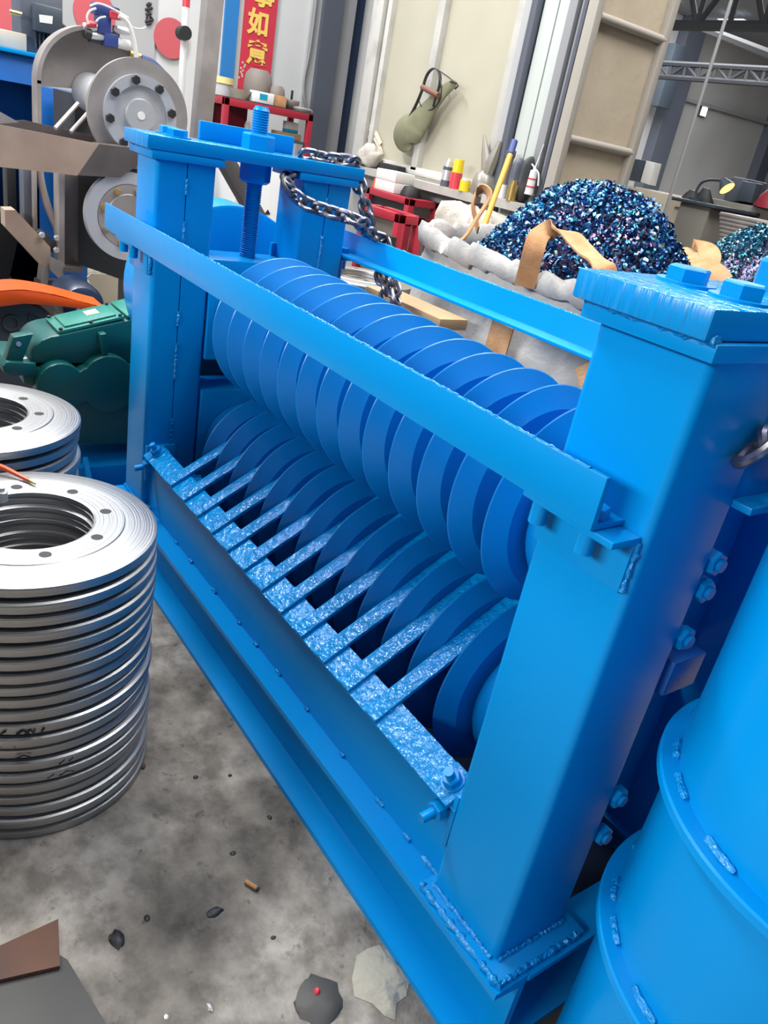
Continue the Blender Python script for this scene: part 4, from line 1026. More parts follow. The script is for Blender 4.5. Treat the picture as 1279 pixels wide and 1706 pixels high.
# ================================================================== WINDOW LEDGE
zl_ = lz + .001
def lp_(px, y=YW - .09): 
    q = at(px, 310, 'Y', y); return Vector((q.x, y, zl_))
def hgt(px, py, y=YW - .09): return at(px, py, 'Y', y).z - zl_
def can(px, top, r, name, lab, parts, y=YW - .09):
    q = lp_(px, y); H = hgt(px, top, y)
    t = thing(name, lab, 'can', q)
    for nm, m, h0, h1, r0, r1 in parts:
        MB().lathe([(0, h0 * H), (r * r0, h0 * H), (r * r0, (h0 + (h1 - h0) * .06) * H), (r * r1, h1 * H), (0, h1 * H)], q, (0, 0, 1), 24).build(nm, M[m], t)
    return t
can(741, 262, .034, 'spray_can', 'silver and dark green spray can on the window ledge', (('base_band', 'strip_dark', 0, .22, 1, 1), ('body', 'steel', .22, .58, 1, 1), ('label', 'strip_dark', .58, .70, 1.01, 1.01), ('upper_body', 'steel', .70, .88, 1, .95), ('nozzle', 'cream', .88, 1, .45, .3)), YW - .12)
can(757, 264, .037, 'spray_can', 'red spray can with tall yellow cap on the window ledge', (('body', 'can_red', 0, .55, 1, 1), ('cap', 'yellow', .55, 1, .95, .85)), YW - .12)
can(774, 299, .034, 'drink_can', 'small yellow tin right of the red spray can', (('body', 'yellow', 0, .92, 1, 1), ('lid', 'steel', .92, 1, .95, .9)), YW - .135)
def crumple(name, c, rx, ry, rz, m, lab, cat, amp=.35, freq=9, seg=26):
    b = MB(); b.lathe([(0, -1)] + [(math.cos(a), math.sin(a)) for a in [(-PI / 2) + PI * i / 14 for i in range(1, 14)]] + [(0, 1)], (0, 0, 0), (0, 0, 1), seg)
    for v in b.bm.verts: v.co = Vector((v.co.x * rx, v.co.y * ry, v.co.z * rz))
    o = b.build(name, m, angle=80); noise_disp(o, amp * min(rx, ry, rz), freq)
    lo = min(v.co.z for v in o.data.vertices)
    for v in o.data.vertices: v.co.z = max(v.co.z, -rz * .8)
    o.location = Vector(c) + Vector((0, 0, rz * .8)); return tag(o, lab, cat)
q = lp_(806, YW - .09)
pbg = thing('plastic_bag', 'crumpled dark plastic bag with two ears at the right end of the ledge', 'bag', q)
b = MB(); b.lathe([(0, 0), (.075, 0), (.085, .05), (.06, .11), (.03, .15), (0, .16)], q, (0, 0, 1), 20); o = b.build('body', M['grey_plastic'], pbg); noise_disp(o, .02, 18)
MB().tube([q + Vector((0, 0, .12)), q + Vector((-.05, 0, .24)), q + Vector((-.11, .01, .34))], .028, 8, taper=[1.2, .9, .25]).tube([q + Vector((.01, 0, .12)), q + Vector((.035, 0, .22)), q + Vector((.05, .01, .32))], .03, 8, taper=[1.3, 1.2, .5]).build('ears', M['grey_plastic'], pbg)
crumple('crumpled_gloves', lp_(607, YW - .10), .13, .07, .085, M['cloth'], 'white crumpled gloves at the left end of the window ledge', 'gloves', .55, 15)
YC2 = YW - .35
q0, q1 = at(618, 316, 'Y', YC2), at(655, 318, 'Y', YC2); zcu = at(635, 318, 'Y', YC2).z
# red tube cart under the window
rc = thing('red_tube_cart', 'red angle steel cart frame standing below the window', 'cart', (at(650, 340, 'Y', YC2).x, YC2, 0))
X0, X1 = at(606, 335, 'Y', YC2).x, at(682, 335, 'Y', YC2).x
b = MB(); zt4 = zcu
for (x0, x1, z0, z1) in ((X0, X1, zt4 - .04, zt4), (X0, X1, zt4 - .17, zt4 - .14), (X0, X0 + .05, 0, zt4), (X1 - .05, X1, 0, zt4)):
    b.box(x0, x1, YC2, YC2 + .05, z0, z1, .003).box(x0, x1, YC2 + .22, YC2 + .26, z0, z1, .003)
b.box(X0, X0 + .05, YC2, YC2 + .26, zt4 - .04, zt4).box(X1 - .05, X1, YC2, YC2 + .26, zt4 - .04, zt4)
b.build('frame', M['red'], rc)
MB().box(X0 + .03, X1 - .03, YC2 + .03, YC2 + .04, zt4 - .13, zt4 - .045).build('dark_panel', M['black'], rc)
MB().box(X0 + .01, X1 - .01, YC2 + .05, YC2 + .22, zt4 - .035, zt4 - .001).build('top_tray', M['red_dark'], rc)
YC3 = YW - .75
rc2 = thing('red_angle_rack', 'red angle steel open rack in front of the red cart beside the white sack', 'rack', (at(660, 400, 'Y', YC3).x, YC3, 0))
A_, B_, C_ = at(607, 336, 'Y', YC3), at(666, 358, 'Y', YC3), at(697, 352, 'Y', YC3)
xl, xr, zt5 = at(600, 345, 'Y', YC3).x, at(666, 358, 'Y', YC3).x, at(664, 357, 'Y', YC3).z
b = MB()
for x in (xl, xr - .05):
    for y in (YC3, YC3 + .14): b.box(x, x + .05, y, y + .05, 0, zt5, .003)
b.box(xl, xr, YC3, YC3 + .05, zt5 - .05, zt5, .003).box(xl, xr, YC3 + .14, YC3 + .19, zt5 - .05, zt5, .003).box(xl, xl + .05, YC3, YC3 + .19, zt5 - .05, zt5, .003).box(xr - .05, xr, YC3, YC3 + .19, zt5 - .05, zt5, .003)
b.build('frame', M['red'], rc2)
MB().box(xl + .05, xr - .05, YC3 + .03, YC3 + .04, .2, zt5 - .05).build('side_sheet', M['iron'], rc2)
q = at(652, 400, 'Y', YC3 - .08)
tag(MB().lathe([(0, 0), (.045, 0), (.05, q.z - .12), (.03, q.z - .02), (.03, q.z + .02), (0, q.z + .02)], (q.x, YC3 - .08, 0), (0, 0, 1), 18).build('dark_bottle', M['black'], origin=(q.x, YC3 - .08, 0)), 'tall black cylinder standing against the red open rack', 'cylinder')
# white boxes and black box on the cart
q0, q1 = at(622, 318, 'Y', YC2 + .04), at(655, 320, 'Y', YC2 + .04)
zm = at(640, 300, 'Y', YC2 + .04).z; ztp = at(640, 282, 'Y', YC2 + .04).z
tag(MB().box(q0.x, q1.x, YC2 + .04, YC2 + .2, zt4 + .001, zm, .004).build('foam_box', M['foam'], origin=(q0.x, YC2 + .04, zt4)), 'lower white foam box on the red cart', 'box', 'white foam boxes')
tag(MB().box(q0.x, q1.x, YC2 + .04, YC2 + .2, zm + .001, ztp, .004).build('foam_box', M['foam'], origin=(q0.x, YC2 + .04, zm)), 'upper white foam box stacked on the lower one on the red cart', 'box', 'white foam boxes')
q = at(652, 290, 'Y', YW - .06)
tag(MB().box(at(638, 285, 'Y', YW - .1).x, at(667, 290, 'Y', YW - .1).x, YW - .14, YW - .06, zl_, at(652, 274, 'Y', YW - .1).z, .004).build('black_box', M['black'], origin=(q.x, YW - .1, zl_)), 'small black box behind the white foam boxes', 'box')
q = at(681, 318, 'Y', YC2 + .1)
tag(MB().lathe([(0, .07), (.05, .06), (.07, .02), (.07, 0), (0, 0)], (q.x - .03, YC2 + .14, zt4 + .001), (0, 0, 1), 20).build('rubber_bung', M['black'], origin=(q.x - .03, YC2 + .14, zt4)), 'round black rubber bung at the right end of the red cart', 'bung')
q = at(613, 304, 'Y', YC2 + .05)
tag(MB().cyl((q.x + .03, YC2 + .10, zt4 + .0006), (q.x + .03, YC2 + .10, zt4 + .06), .028, 16, r2=.018).build('orange_plug', M['orange'], origin=(q.x, YC2 + .06, zt4)), 'small orange plug left of the white foam boxes', 'plug')
# racket bag hanging on the window
YB2 = YW - .055
rb = thing('racket_bag', 'olive teardrop net bag with narrow neck hanging on the window mullion', 'bag', at(690, 240, 'Y', YB2))
path = [(680, 248, 3), (676, 240, 11), (677, 228, 18), (683, 216, 21.5), (692, 205, 21), (701, 195, 17.5), (710, 184, 13.5), (720, 172, 11), (732, 158, 9.5), (744, 146, 8), (754, 139, 6.5), (758, 136, 3)]
path = [(684, 249, 4), (677, 244, 13), (676, 235, 19), (679, 224, 22.5), (686, 212, 23.5), (696, 202, 20), (706, 191, 16), (716, 178, 12.5), (728, 164, 10.5), (740, 151, 9), (752, 141, 7.5), (759, 136, 4)]
path = [(p.x, p.y, p.z) for p in spline(path, 4)]
b = bmesh.new(); rows = []
for i, (x, y, w) in enumerate(path):
    a0, a1 = path[max(i - 1, 0)], path[min(i + 1, len(path) - 1)]
    dx, dy = a1[0] - a0[0], a1[1] - a0[1]; dl = math.hypot(dx, dy); nx, ny = -dy / dl, dx / dl
    L0, L1 = at(x - nx * w, y - ny * w, 'Y', YB2), at(x + nx * w, y + ny * w, 'Y', YB2)
    cc, hw = (L0 + L1) / 2, (L1 - L0) / 2
    rows.append([b.verts.new(cc + hw * math.cos(k * PI / 14) + Vector((0, 1, 0)) * (max(.3 * hw.length, .008) * math.sin(k * PI / 14))) for k in range(28)])
for A, B2 in zip(rows[:-1], rows[1:]):
    for k in range(28): b.faces.new((A[k], A[(k + 1) % 28], B2[(k + 1) % 28], B2[k]))
b.faces.new(rows[0]); b.faces.new(rows[-1][::-1]); bmesh.ops.recalc_face_normals(b, faces=b.faces)
m_ = MB(); m_.merge(b); m_.build('net_body', M['olive'], rb, angle=70)
YS2 = YB2 - .02
MB().ribbon(spline([at(x, y, 'Y', YS2) for x, y in ((683, 194), (694, 172), (703, 150), (709, 130), (716, 118), (724, 114), (731, 120), (733, 132), (730, 150), (725, 166), (722, 178))], 5), (0, 1, .0), .022, .006).build('shoulder_strap', M['black_rubber'], rb)
MB().tube([at(703, 145, 'Y', YS2 - .02), at(716, 152, 'Y', YS2 - .02), at(730, 159, 'Y', YS2 - .02)], .017, 10).build('grip_pad', M['leather'], rb)
MB().tube(spline([at(x, y, 'Y', YS2) for x, y in ((733, 130), (735, 148), (732, 166), (722, 180), (710, 184), (701, 176), (698, 168))], 5), .004, 6).build('cord_loop', M['black'], rb)
MB().tube([at(730, 117, 'Y', YS2), at(745, 127, 'Y', YS2), at(756, 136, 'Y', YS2)], .004, 6).build('cord', M['black'], rb)
MB().tube([at(750, 136, 'Y', YS2), at(760, 138, 'Y', YS2), at(763, 143, 'Y', YS2), at(758, 148, 'Y', YS2)], .006, 6).build('neck_ring', M['black'], rb)
# pale ribbons tied inside the left pane
b = MB()
for pts in (((612, 205), (622, 225), (632, 245), (636, 258)), ((612, 200), (626, 222), (634, 240)), ((611, 215), (618, 235), (628, 252))):
    b.ribbon(spline([at(x, y, 'Y', YW + .012) for x, y in pts], 4), (1, .2, 0), .03, .004)
tag(b.build('pale_ribbons', M['cream']), 'pale cloth ribbons gathered at the lower left of the window', 'ribbon')
# broom
YBm = YW - .30
bp0, bp1, bp2 = at(808, 372, 'Y', YBm - .18), at(850, 257, 'Y', YBm), at(857, 234, 'Y', YBm + .03)
br_ = thing('broom', 'yellow broom shaft with blue grip leaning right of the window', 'broom', at(808, 372, 'Y', YBm - .18))
dv = (bp0 - bp1)
bpf = bp1 + dv * ((bp1.z - .06) / (bp1.z - bp0.z))
MB().cyl(bpf, bp1, .016, 14).build('shaft', M['yellow_wood'], br_)
MB().cyl(bp1, bp2, .020, 14, bev=.003).build('grip', M['navy'], br_)
MB().obox(bpf + Vector((0, 0, -.02)), (1, 0, 0), (0, 1, 0), (0, 0, 1), .16, .03, .04, .01).build('head', M['black'], br_)
# ledge right of the window with bottles
xq0, xq1 = at(822, 330, 'Y', YW - .1).x, at(900, 350, 'Y', YW - .1).x
zl2 = at(870, 338, 'Y', YW - .1).z
struct(MB().box(xq0, xq1, YW - .2, YW - .0, zl2 - .05, zl2), 'trim_20', M['ledge'])
def l2(px, y=YW - .12): return Vector((at(px, 330, 'Y', y).x, y, zl2 + .001))
q = l2(834); H = at(836, 248, 'Y', YW - .12).z - zl2
tp_ = thing('sealant_tube', 'tall narrow brown and grey tube left of the broom', 'tube', q)
MB().cyl(q, q + Vector((.0, 0, H * .28)), .032, 16).build('label', M['white'], tp_)
MB().cyl(q + Vector((0, 0, H * .28)), q + Vector((0, 0, H * .85)), .026, 16).build('body', M['iron'], tp_)
MB().cyl(q + Vector((0, 0, H * .85)), q + Vector((0, 0, H)), .03, 16).build('cap', M['strip_dark'], tp_)
crumple('tool_heap', l2(853), .04, .05, .13, M['strip_dark'], 'dark slate tool heap right of the broom shaft', 'tools', .5, 16)
crumple('tool_heap', l2(868), .03, .05, .14, M['black_rubber'], 'charcoal rag and clamp heap on the small ledge', 'tools', .5, 18)
q = l2(851, YW - .18)
MBg = MB().cyl(q, q + Vector((0, 0, .09)), .03, 14).cyl(q + Vector((0, 0, .09)), q + Vector((0, 0, .11)), .02, 12)
tag(MBg.build('brass_nozzle', M['brass'], origin=q), 'small golden brass nozzle on the small ledge', 'nozzle')
q0, q1 = at(880, 324, 'Y', YW - .13), at(890, 284, 'Y', YW - .13)
tb = thing('hanging_tube', 'white tube with red print hanging by a wire from the pale wall strip', 'tube', q1)
MB().cyl(q0, q1, .026, 16, r2=.022).build('body', M['white'], tb)
MB().cyl(q0.lerp(q1, .30), q0.lerp(q1, .36), .0262, 16).cyl(q0.lerp(q1, .62), q0.lerp(q1, .68), .0250, 16).build('red_bands', M['can_red'], tb)
MB().cyl(q1, q1 + (q1 - q0) * .12, .012, 12, r2=.006).build('nozzle', M['white'], tb)
MB().tube([q1 + (q1 - q0) * .1, at(898, 262, 'Y', YW - .08), at(906, 240, 'Y', YW - .075)], .003, 6).tube(spline([at(x, y, 'Y', YW - .12) for x, y in ((879, 273), (886, 274), (891, 281), (897, 290), (896, 310))], 4), .005, 6).build('wire', M['wire'], tb)

# ================================================================== SWARF BAGS
from mathutils import noise as mnoise
def sq(a, n=4.5):
    c, s = math.cos(a), math.sin(a)
    return 1.0 / ((abs(c) ** n + abs(s) ** n) ** (1 / n))
def bulk_bag(cx, cy, half, zr, rot, name, lab, sag):
    t = thing(name, lab, 'bag', (cx, cy, 0))
    b = bmesh.new(); rows = []; n = 120
    lev = [(0.0, .90), (.04, .97), (.3, 1.06), (.6, 1.05), (.85, 1.0), (.95, .99), (1.0, 1.0), (1.012, 1.03), (.99, 1.055), (.955, 1.05), (.95, 1.02)]
    lev = lev[:2] + [(.04 + .045 * j, 1.0 + .06 * math.sin(PI * (.04 + .045 * j))) for j in range(1, 20)] + lev[5:]
    for li, (h, k) in enumerate(lev):
        row = []
        for i in range(n):
            a = 2 * PI * i / n; r = half * sq(a) * k
            x, y = r * math.cos(a), r * math.sin(a)
            z = zr * h + (sag(a) if h > .9 else sag(a) * h * h)
            f = mnoise.noise(Vector((math.cos(a) * 4, math.sin(a) * 4, z * 3.2 + cx)))
            f2 = 1 - 2 * abs(mnoise.noise(Vector((math.cos(a) * 9 + z * 2.5, math.sin(a) * 9, z * 5 + cx))))
            d = f * .03 + f2 * (.026 if h > .93 else .020)
            if h > .945: z += f2 * .022
            x += d * math.cos(a); y += d * math.sin(a)
            ca, sa = math.cos(rot), math.sin(rot)
            row.append(b.verts.new((cx + x * ca - y * sa, cy + x * sa + y * ca, max(z, 0.0))))
        rows.append(row)
    for A, B2 in zip(rows[:-1], rows[1:]):
        for i in range(n): b.faces.new((A[i], A[(i + 1) % n], B2[(i + 1) % n], B2[i]))
    b.faces.new(rows[0][::-1])
    bmesh.ops.recalc_face_normals(b, faces=b.faces)
    m_ = MB(); m_.merge(b); m_.build('bag_body', M['woven'], t, angle=80)
    return t
def heap(cx, cy, rx, ry, z0, h, n, m, name, lab, size, seed):
    rnd = random.Random(seed)
    b = MB()
    prof = [(1.0, -.35), (1.0, 0), (.93, .10), (.80, .32), (.62, .60), (.42, .84), (.22, .97), (0, 1.0)]
    def zz(q):
        for (r1, h1), (r0, h0) in zip(prof[1:-1], prof[2:]):
            if q >= r0: return h0 + (h1 - h0) * (q - r0) / (r1 - r0)
        return 1.0
    b.lathe([(r, hh) for r, hh in prof], (0, 0, 0), (0, 0, 1), 48)
    for v in b.bm.verts:
        w = mnoise.noise(Vector((v.co.x * 3 + cx, v.co.y * 3, seed))) * .06
        v.co = Vector((v.co.x * rx * .97, v.co.y * ry * .97, v.co.z * h - .012 + w * h))
    vs, fs = [], []
    for i in range(n):
        q = math.sqrt(rnd.random()) * 1.0; a = rnd.uniform(0, 2 * PI)
        x, y = q * math.cos(a), q * math.sin(a)
        z = zz(q) * h + mnoise.noise(Vector((x * 3 + cx, y * 3, seed))) * .06 * h
        p = Vector((x * rx, y * ry, z + rnd.uniform(-.006, .022)))
        R3 = Euler((rnd.uniform(0, 6.3), rnd.uniform(0, 6.3), rnd.uniform(0, 6.3))).to_matrix()
        rad_ = size * rnd.uniform(.45, 1.0); wid = size * rnd.uniform(.35, .8); arc = rnd.uniform(1.2, 3.6); k = 4; pitch = rnd.uniform(-.5, .5) * size
        base = len(vs)
        for j in range(k + 1):
            t_ = arc * j / k
            for s_ in (-.5, .5): vs.append(p + R3 @ Vector((rad_ * math.cos(t_), rad_ * math.sin(t_), s_ * wid + pitch * t_)))
        for j in range(k): fs.append((base + 2 * j, base + 2 * j + 1, base + 2 * j + 3, base + 2 * j + 2))
    me = bpy.data.meshes.new('c'); me.from_pydata(vs, [], fs); b.bm.from_mesh(me); bpy.data.meshes.remove(me)
    o = b.build(name, m, angle=60); o.location = (cx, cy, z0)
    return tag(o, lab, 'swarf', kind='stuff')
b1 = bulk_bag(-2.02, 2.36, .49, 1.15, .05, 'bulk_bag', 'white woven bulk bag with tan straps directly behind the machine rail, full of blue swarf', lambda a: .022 * max(0, math.cos(a + 1.3)) + .03 * math.cos(a - 2.6))
heap(-2.02, 2.38, .48, .46, 1.06, .36, 8000, M['swarf'], 'swarf_heap', 'large heap of dark blue steel chips in the bag behind the rail', .0165, 3)
b2 = bulk_bag(-1.93, 3.45, .46, 1.12, -.06, 'bulk_bag', 'white woven bulk bag at the right edge, behind the other bag', lambda a: -.03 * math.cos(a))
heap(-1.93, 3.45, .45, .44, 1.04, .34, 9000, M['swarf_teal'], 'swarf_heap', 'paler teal heap of steel chips at the right edge beyond the near top plate', .012, 5)
def strap(parent, pts, wd, width=.065, th=.006):
    w3 = [at(x, y, 'Y', Y) for x, y, Y in pts]
    return MB().ribbon(spline(w3, 6), wd, width, th).build('strap', M['strap'], parent, angle=50)
YB_ = 1.83
strap(b1, [(873, 478, YB_), (880, 452, YB_), (888, 420, YB_), (896, 396, YB_ + .02), (908, 386, YB_ + .05), (926, 383, YB_ + .07), (948, 389, YB_ + .07), (966, 408, YB_ + .05), (984, 426, YB_ + .03), (1004, 442, YB_), (1010, 470, YB_)], (.75, .65, 0))
strap(b1, [(838, 540, 1.79), (828, 575, 1.79), (820, 604, 1.79)], (1, .1, .3), .09)
strap(b1, [(980, 604, 1.79), (990, 640, 1.79)], (1, .1, .3), .09)
strap(b1, [(734, 430, 1.98), (752, 412, 2.0), (775, 394, 2.02), (790, 370, 2.05), (806, 346, 2.08), (814, 328, 2.10), (806, 317, 2.12), (794, 325, 2.14), (788, 342, 2.15), (792, 365, 2.15), (796, 384, 2.15)], (.85, -.5, .1), .06)
strap(b1, [(716, 510, 1.90), (712, 540, 1.90), (708, 575, 1.90)], (1, .5, 0), .08)
strap(b2, [(1205, 470, 2.84), (1190, 452, 2.84), (1170, 440, 2.85), (1152, 436, 2.87), (1144, 426, 2.9), (1150, 416, 2.93), (1164, 413, 2.95), (1178, 418, 2.95), (1184, 430, 2.93), (1180, 444, 2.91)], (.6, .6, .5), .075)
# off-white sack by the window wall
q = at(745, 385, 'Y', 3.15)
wsk = thing('white_sack', 'dirty off-white cloth sack slumped below the spray cans', 'sack', (q.x, 3.2, 0))
b = bmesh.new(); rows = []
zt6 = at(735, 338, 'Y', 3.1).z
for h, k in ((0, .9), (.15, 1.0), (.5, 1.02), (.8, .97), (.93, .9), (.985, .72), (1.0, .35)):
    row = []
    for i in range(60):
        a = 2 * PI * i / 60; r = sq(a, 3.2) * k
        f = mnoise.noise(Vector((math.cos(a) * 2.5, math.sin(a) * 2.5, h * 4))) * .07
        row.append(b.verts.new((q.x + (.27 * r + f) * math.cos(a), 3.33 + (.17 * r + f) * math.sin(a), max(0, h * zt6 + (f * .5 if h > .7 else 0)))))
    rows.append(row)
for A, B2 in zip(rows[:-1], rows[1:]):
    for i in range(60): b.faces.new((A[i], A[(i + 1) % 60], B2[(i + 1) % 60], B2[i]))
b.faces.new(rows[0][::-1]); b.faces.new(rows[-1]); bmesh.ops.recalc_face_normals(b, faces=b.faces)
m_ = MB(); m_.merge(b); m_.build('sack_body', M['cloth'], wsk, angle=80)
# rings and a timber behind the rollers
YR = 2.10
qr = at(602, 462, 'Y', YR)
zst = at(604, 470, 'Y', YR).z - 3 * RING_H
tag(MB().box(qr.x - .3, qr.x + .3, YR - .27, YR + .27, 0, zst - .001, .004).build('timber_crate', M['wood'], origin=(qr.x, YR, 0)), 'plain timber crate standing behind the rollers under steel rings', 'crate')
for i in range(4):
    o = ringproto.copy(); COL.objects.link(o); o.location = (qr.x + random.uniform(-.006, .006), YR + random.uniform(-.006, .006), zst + RING_H * i); o.rotation_euler = (0, 0, i * 1.3)
    if i == 3:
        for ch_ in ringproto.children:
            c_ = ch_.copy(); COL.objects.link(c_); c_.parent = o
    tag(o, '%s steel ring of the short pile seen behind the rollers' % ['bottom', 'third', 'second', 'topmost'][i], 'ring', 'steel rings behind the rollers')
q = at(690, 512, 'Y', 1.72)
pk = thing('timber_plank', 'bare timber plank on a trestle seen between roller and rear rail', 'plank', (q.x, 1.75, 0))
MB().obox((q.x, 1.72, q.z), (1, 0, 0), (0, 1, 0), (0, 0, 1), .22, .06, .018, .003).build('board', M['wood'], pk)
MB().box(q.x - .15, q.x - .10, 1.68, 1.76, 0, q.z - .018).box(q.x + .10, q.x + .15, 1.68, 1.76, 0, q.z - .018).build('trestle', M['wood'], pk)

# ================================================================== CHAINS
LINK = None
def link_mesh(L, w, r):
    """stadium link along local x"""
    b = MB(); pts = []
    for s_, a0 in ((1, -PI / 2), (-1, PI / 2)):
        for i in range(7):
            a = a0 + PI * i / 6; pts.append((s_ * (L / 2 - w / 2) + math.cos(a) * w / 2, math.sin(a) * w / 2, 0))
    return b.tube(pts, r, 8, closed=True)
def chain(t, path, L=.058, w=.037, r=.0078, start=0):
    global LINK
    path = spline(path, 14); step = L - 2 * r - .002
    ds = [0]
    for a, c in zip(path[:-1], path[1:]): ds.append(ds[-1] + (c - a).length)
    def pos(s):
        for i in range(len(path) - 1):
            if ds[i + 1] >= s: return path[i].lerp(path[i + 1], (s - ds[i]) / max(1e-9, ds[i + 1] - ds[i]))
        return path[-1]
    k = start; s = 0
    while s < ds[-1] - step * .5:
        p, q = pos(s), pos(min(s + step, ds[-1]))
        d = (q - p).normalized(); side = d.cross(Vector((0, 0, 1)))
        side = side.normalized() if side.length > .1 else d.orthogonal().normalized()
        up = side.cross(d)
        ang = PI / 4 + (PI / 2 if k % 2 else 0) + random.uniform(-.2, .2)
        y_ = side * math.cos(ang) + up * math.sin(ang); z_ = d.cross(y_)
        if LINK is None:
            LINK = link_mesh(L, w, r).build('link', M['chain'], None); o = LINK
        else: o = LINK.copy(); COL.objects.link(o)
        o.parent = t
        o.matrix_local = Matrix.Translation(-Vector(t.location)) @ Matrix(((d.x, y_.x, z_.x, (p.x + q.x) / 2), (d.y, y_.y, z_.y, (p.y + q.y) / 2), (d.z, y_.z, z_.z, (p.z + q.z) / 2), (0, 0, 0, 1)))
        k += 1; s += step
    return k
zpl = .929 * S + .016
c1 = thing('lifting_chain', 'dark steel chain draped over the far top plate and the rear rail', 'chain', (-1.6 * S, mir(.60) * S, .929 * S))
pa = [Vector((at(x, y, 'Z', zpl).x, at(x, y, 'Z', zpl).y, zpl)) for x, y in ((494, 243), (515, 245), (538, 250))]
xg = -1.572 * S
A_pts = [(-1.612, .905, 0), (-1.606, .945, 0), (-1.600, .985, 0), (-1.588, 1.022, .002)]
zz_ = .929 * S + .012
pth = [Vector((x * S, y * S, zz_ + dz * S)) for x, y, dz in A_pts]
pth += [at(590, 286, 'Y', 1.052 * S), at(600, 312, 'Y', 1.06 * S), at(607, 340, 'Y', 1.065 * S), at(613, 365, 'Y', 1.075 * S), at(620, 390, 'Y', 1.09 * S), at(626, 420, 'Y', 1.095 * S), at(634, 455, 'Y', 1.09 * S), at(640, 478, 'Y', 1.085 * S), at(646, 505, 'Y', 1.08 * S)]
k_ = chain(c1, pth)
pth2 = [Vector((-1.60 * S, .882 * S, .895 * S)), at(476, 302, 'X', -1.562 * S), at(488, 322, 'X', -1.555 * S), at(504, 336, 'X', -1.55 * S), at(524, 345, 'X', -1.54 * S), at(548, 352, 'X', -1.52 * S), at(572, 360, 'X', -1.50 * S), at(598, 368, 'X', -1.47 * S), Vector((at(622, 380, 'Y', 1.06 * S).x, 1.062 * S, .788 * S + .012)), at(634, 392, 'Y', 1.085 * S), at(645, 430, 'Y', 1.09 * S), at(653, 470, 'Y', 1.085 * S), at(660, 500, 'Y', 1.08 * S)]
chain(c1, pth2, start=1)
c2_ = thing('lifting_chain', 'short run of dark chain links lying against the near end at the right edge', 'chain', at(1262, 748, 'X', -.325 * S))
chain(c2_, [at(x, y, 'X', -.322 * S) for x, y in ((1242, 765), (1256, 750), (1272, 738), (1292, 738), (1315, 748), (1340, 770))], .06, .038, .0082)

# ================================================================== BLUE DRUM AT THE RIGHT
DC = Vector((-.1145 * S, .737 * S, 0))
dz1, dz2 = .52, .32
drm = thing('steel_drum', 'big glossy blue flanged drum standing in the lower right corner', 'drum', DC)
k = S
MB().lathe([(0, 0), (.181 * k, 0), (.181 * k, .84 * k), (.175 * k, .846 * k), (0, .846 * k)], DC, (0, 0, 1), 96).build('shell', M['blue'], drm)
for z in (dz1, dz2):
    rg = MB().lathe([(.180 * k, z * k - .012 * k), (.197 * k, z * k - .012 * k), (.199 * k, z * k - .010 * k), (.199 * k, z * k - .002 * k), (.197 * k, z * k), (.180 * k, z * k)], DC, (0, 0, 1), 96, close=True).build('flange_ring', M['blue'], drm)
    if z > .1:
        for a0, a1 in ((3.62, 3.78), (3.90, 4.08), (4.3, 4.5), (3.2, 3.32)):
            pts = [DC + Vector((.184 * k * math.cos(a0 + (a1 - a0) * i / 10), .184 * k * math.sin(a0 + (a1 - a0) * i / 10), z * k + .002)) for i in range(11)]
            MB().tube(pts, .0065, 8, taper=[.5] + [random.uniform(.85, 1.15) for _ in range(9)] + [.5]).build('weld_bead', M['blue_weld'], rg)

# ================================================================== THINGS ON THE FLOOR
def flat(name, pts, th, m, lab, cat, z=0.0006):
    w3 = [at(x, y, 'Z', z) for x, y in pts]; c = sum(w3, Vector()) / len(w3)
    return tag(MB().prism(w3, (0, 0, th)).build(name, m, origin=(c.x, c.y, 0)), lab, cat)
flat('dark_sheet', [(-40, 1598), (60, 1570), (112, 1600), (176, 1706), (190, 1760), (-60, 1760)], .003, M['soot'], 'dark grey sheet lying on the floor in the bottom left corner', 'sheet')
w3 = [at(x, y, 'Z', .012) for x, y in ((-30, 1590), (97, 1532), (100, 1610), (-30, 1640))]
c = sum(w3, Vector()) / 4
tag(MB().prism(w3, (0, 0, .008)).build('rusty_plate', M['rust'], origin=(c.x, c.y, 0)), 'rusty brown steel plate lying on the dark sheet at bottom left', 'plate').location.z += -.006
cig = [at(x, y, 'Z', .006) for x, y in ((409, 1468), (431, 1482))]
cg = thing('cigarette_butt', 'orange cigarette butt on the concrete floor', 'cigarette butt', (cig[0].x, cig[0].y, 0))
MB().cyl(cig[0], cig[0].lerp(cig[1], .85), .0045, 12).build('filter', M['strap'], cg)
MB().cyl(cig[0].lerp(cig[1], .85), cig[1], .0043, 12).build('burnt_end', M['black'], cg)
pp = [(594, 1592), (612, 1580), (632, 1574), (650, 1598), (668, 1612), (682, 1636), (676, 1660), (660, 1672), (658, 1700), (640, 1692), (620, 1672), (590, 1660), (586, 1630)]
w3 = [at(x, y, 'Z', .001) for x, y in pp]; c = sum(w3, Vector()) / len(w3)
b = bmesh.new(); top = []
ctr = b.verts.new((c.x, c.y, .014)); ro_ = [b.verts.new((p.x, p.y, .001)) for p in w3]; mid = [b.verts.new((c.x + (p.x - c.x) * .6 + random.uniform(-.006, .006), c.y + (p.y - c.y) * .6, random.uniform(.006, .018))) for p in w3]
n = len(w3)
for i in range(n):
    j = (i + 1) % n; b.faces.new((ro_[i], ro_[j], mid[j], mid[i])); b.faces.new((mid[i], mid[j], ctr))
b.faces.new(ro_[::-1]); bmesh.ops.recalc_face_normals(b, faces=b.faces)
m_ = MB(); m_.merge(b); tag(m_.build('torn_paper', M['paper'], origin=(c.x, c.y, 0), angle=60), 'torn crumpled grey-white paper on the floor by the base beam', 'paper')
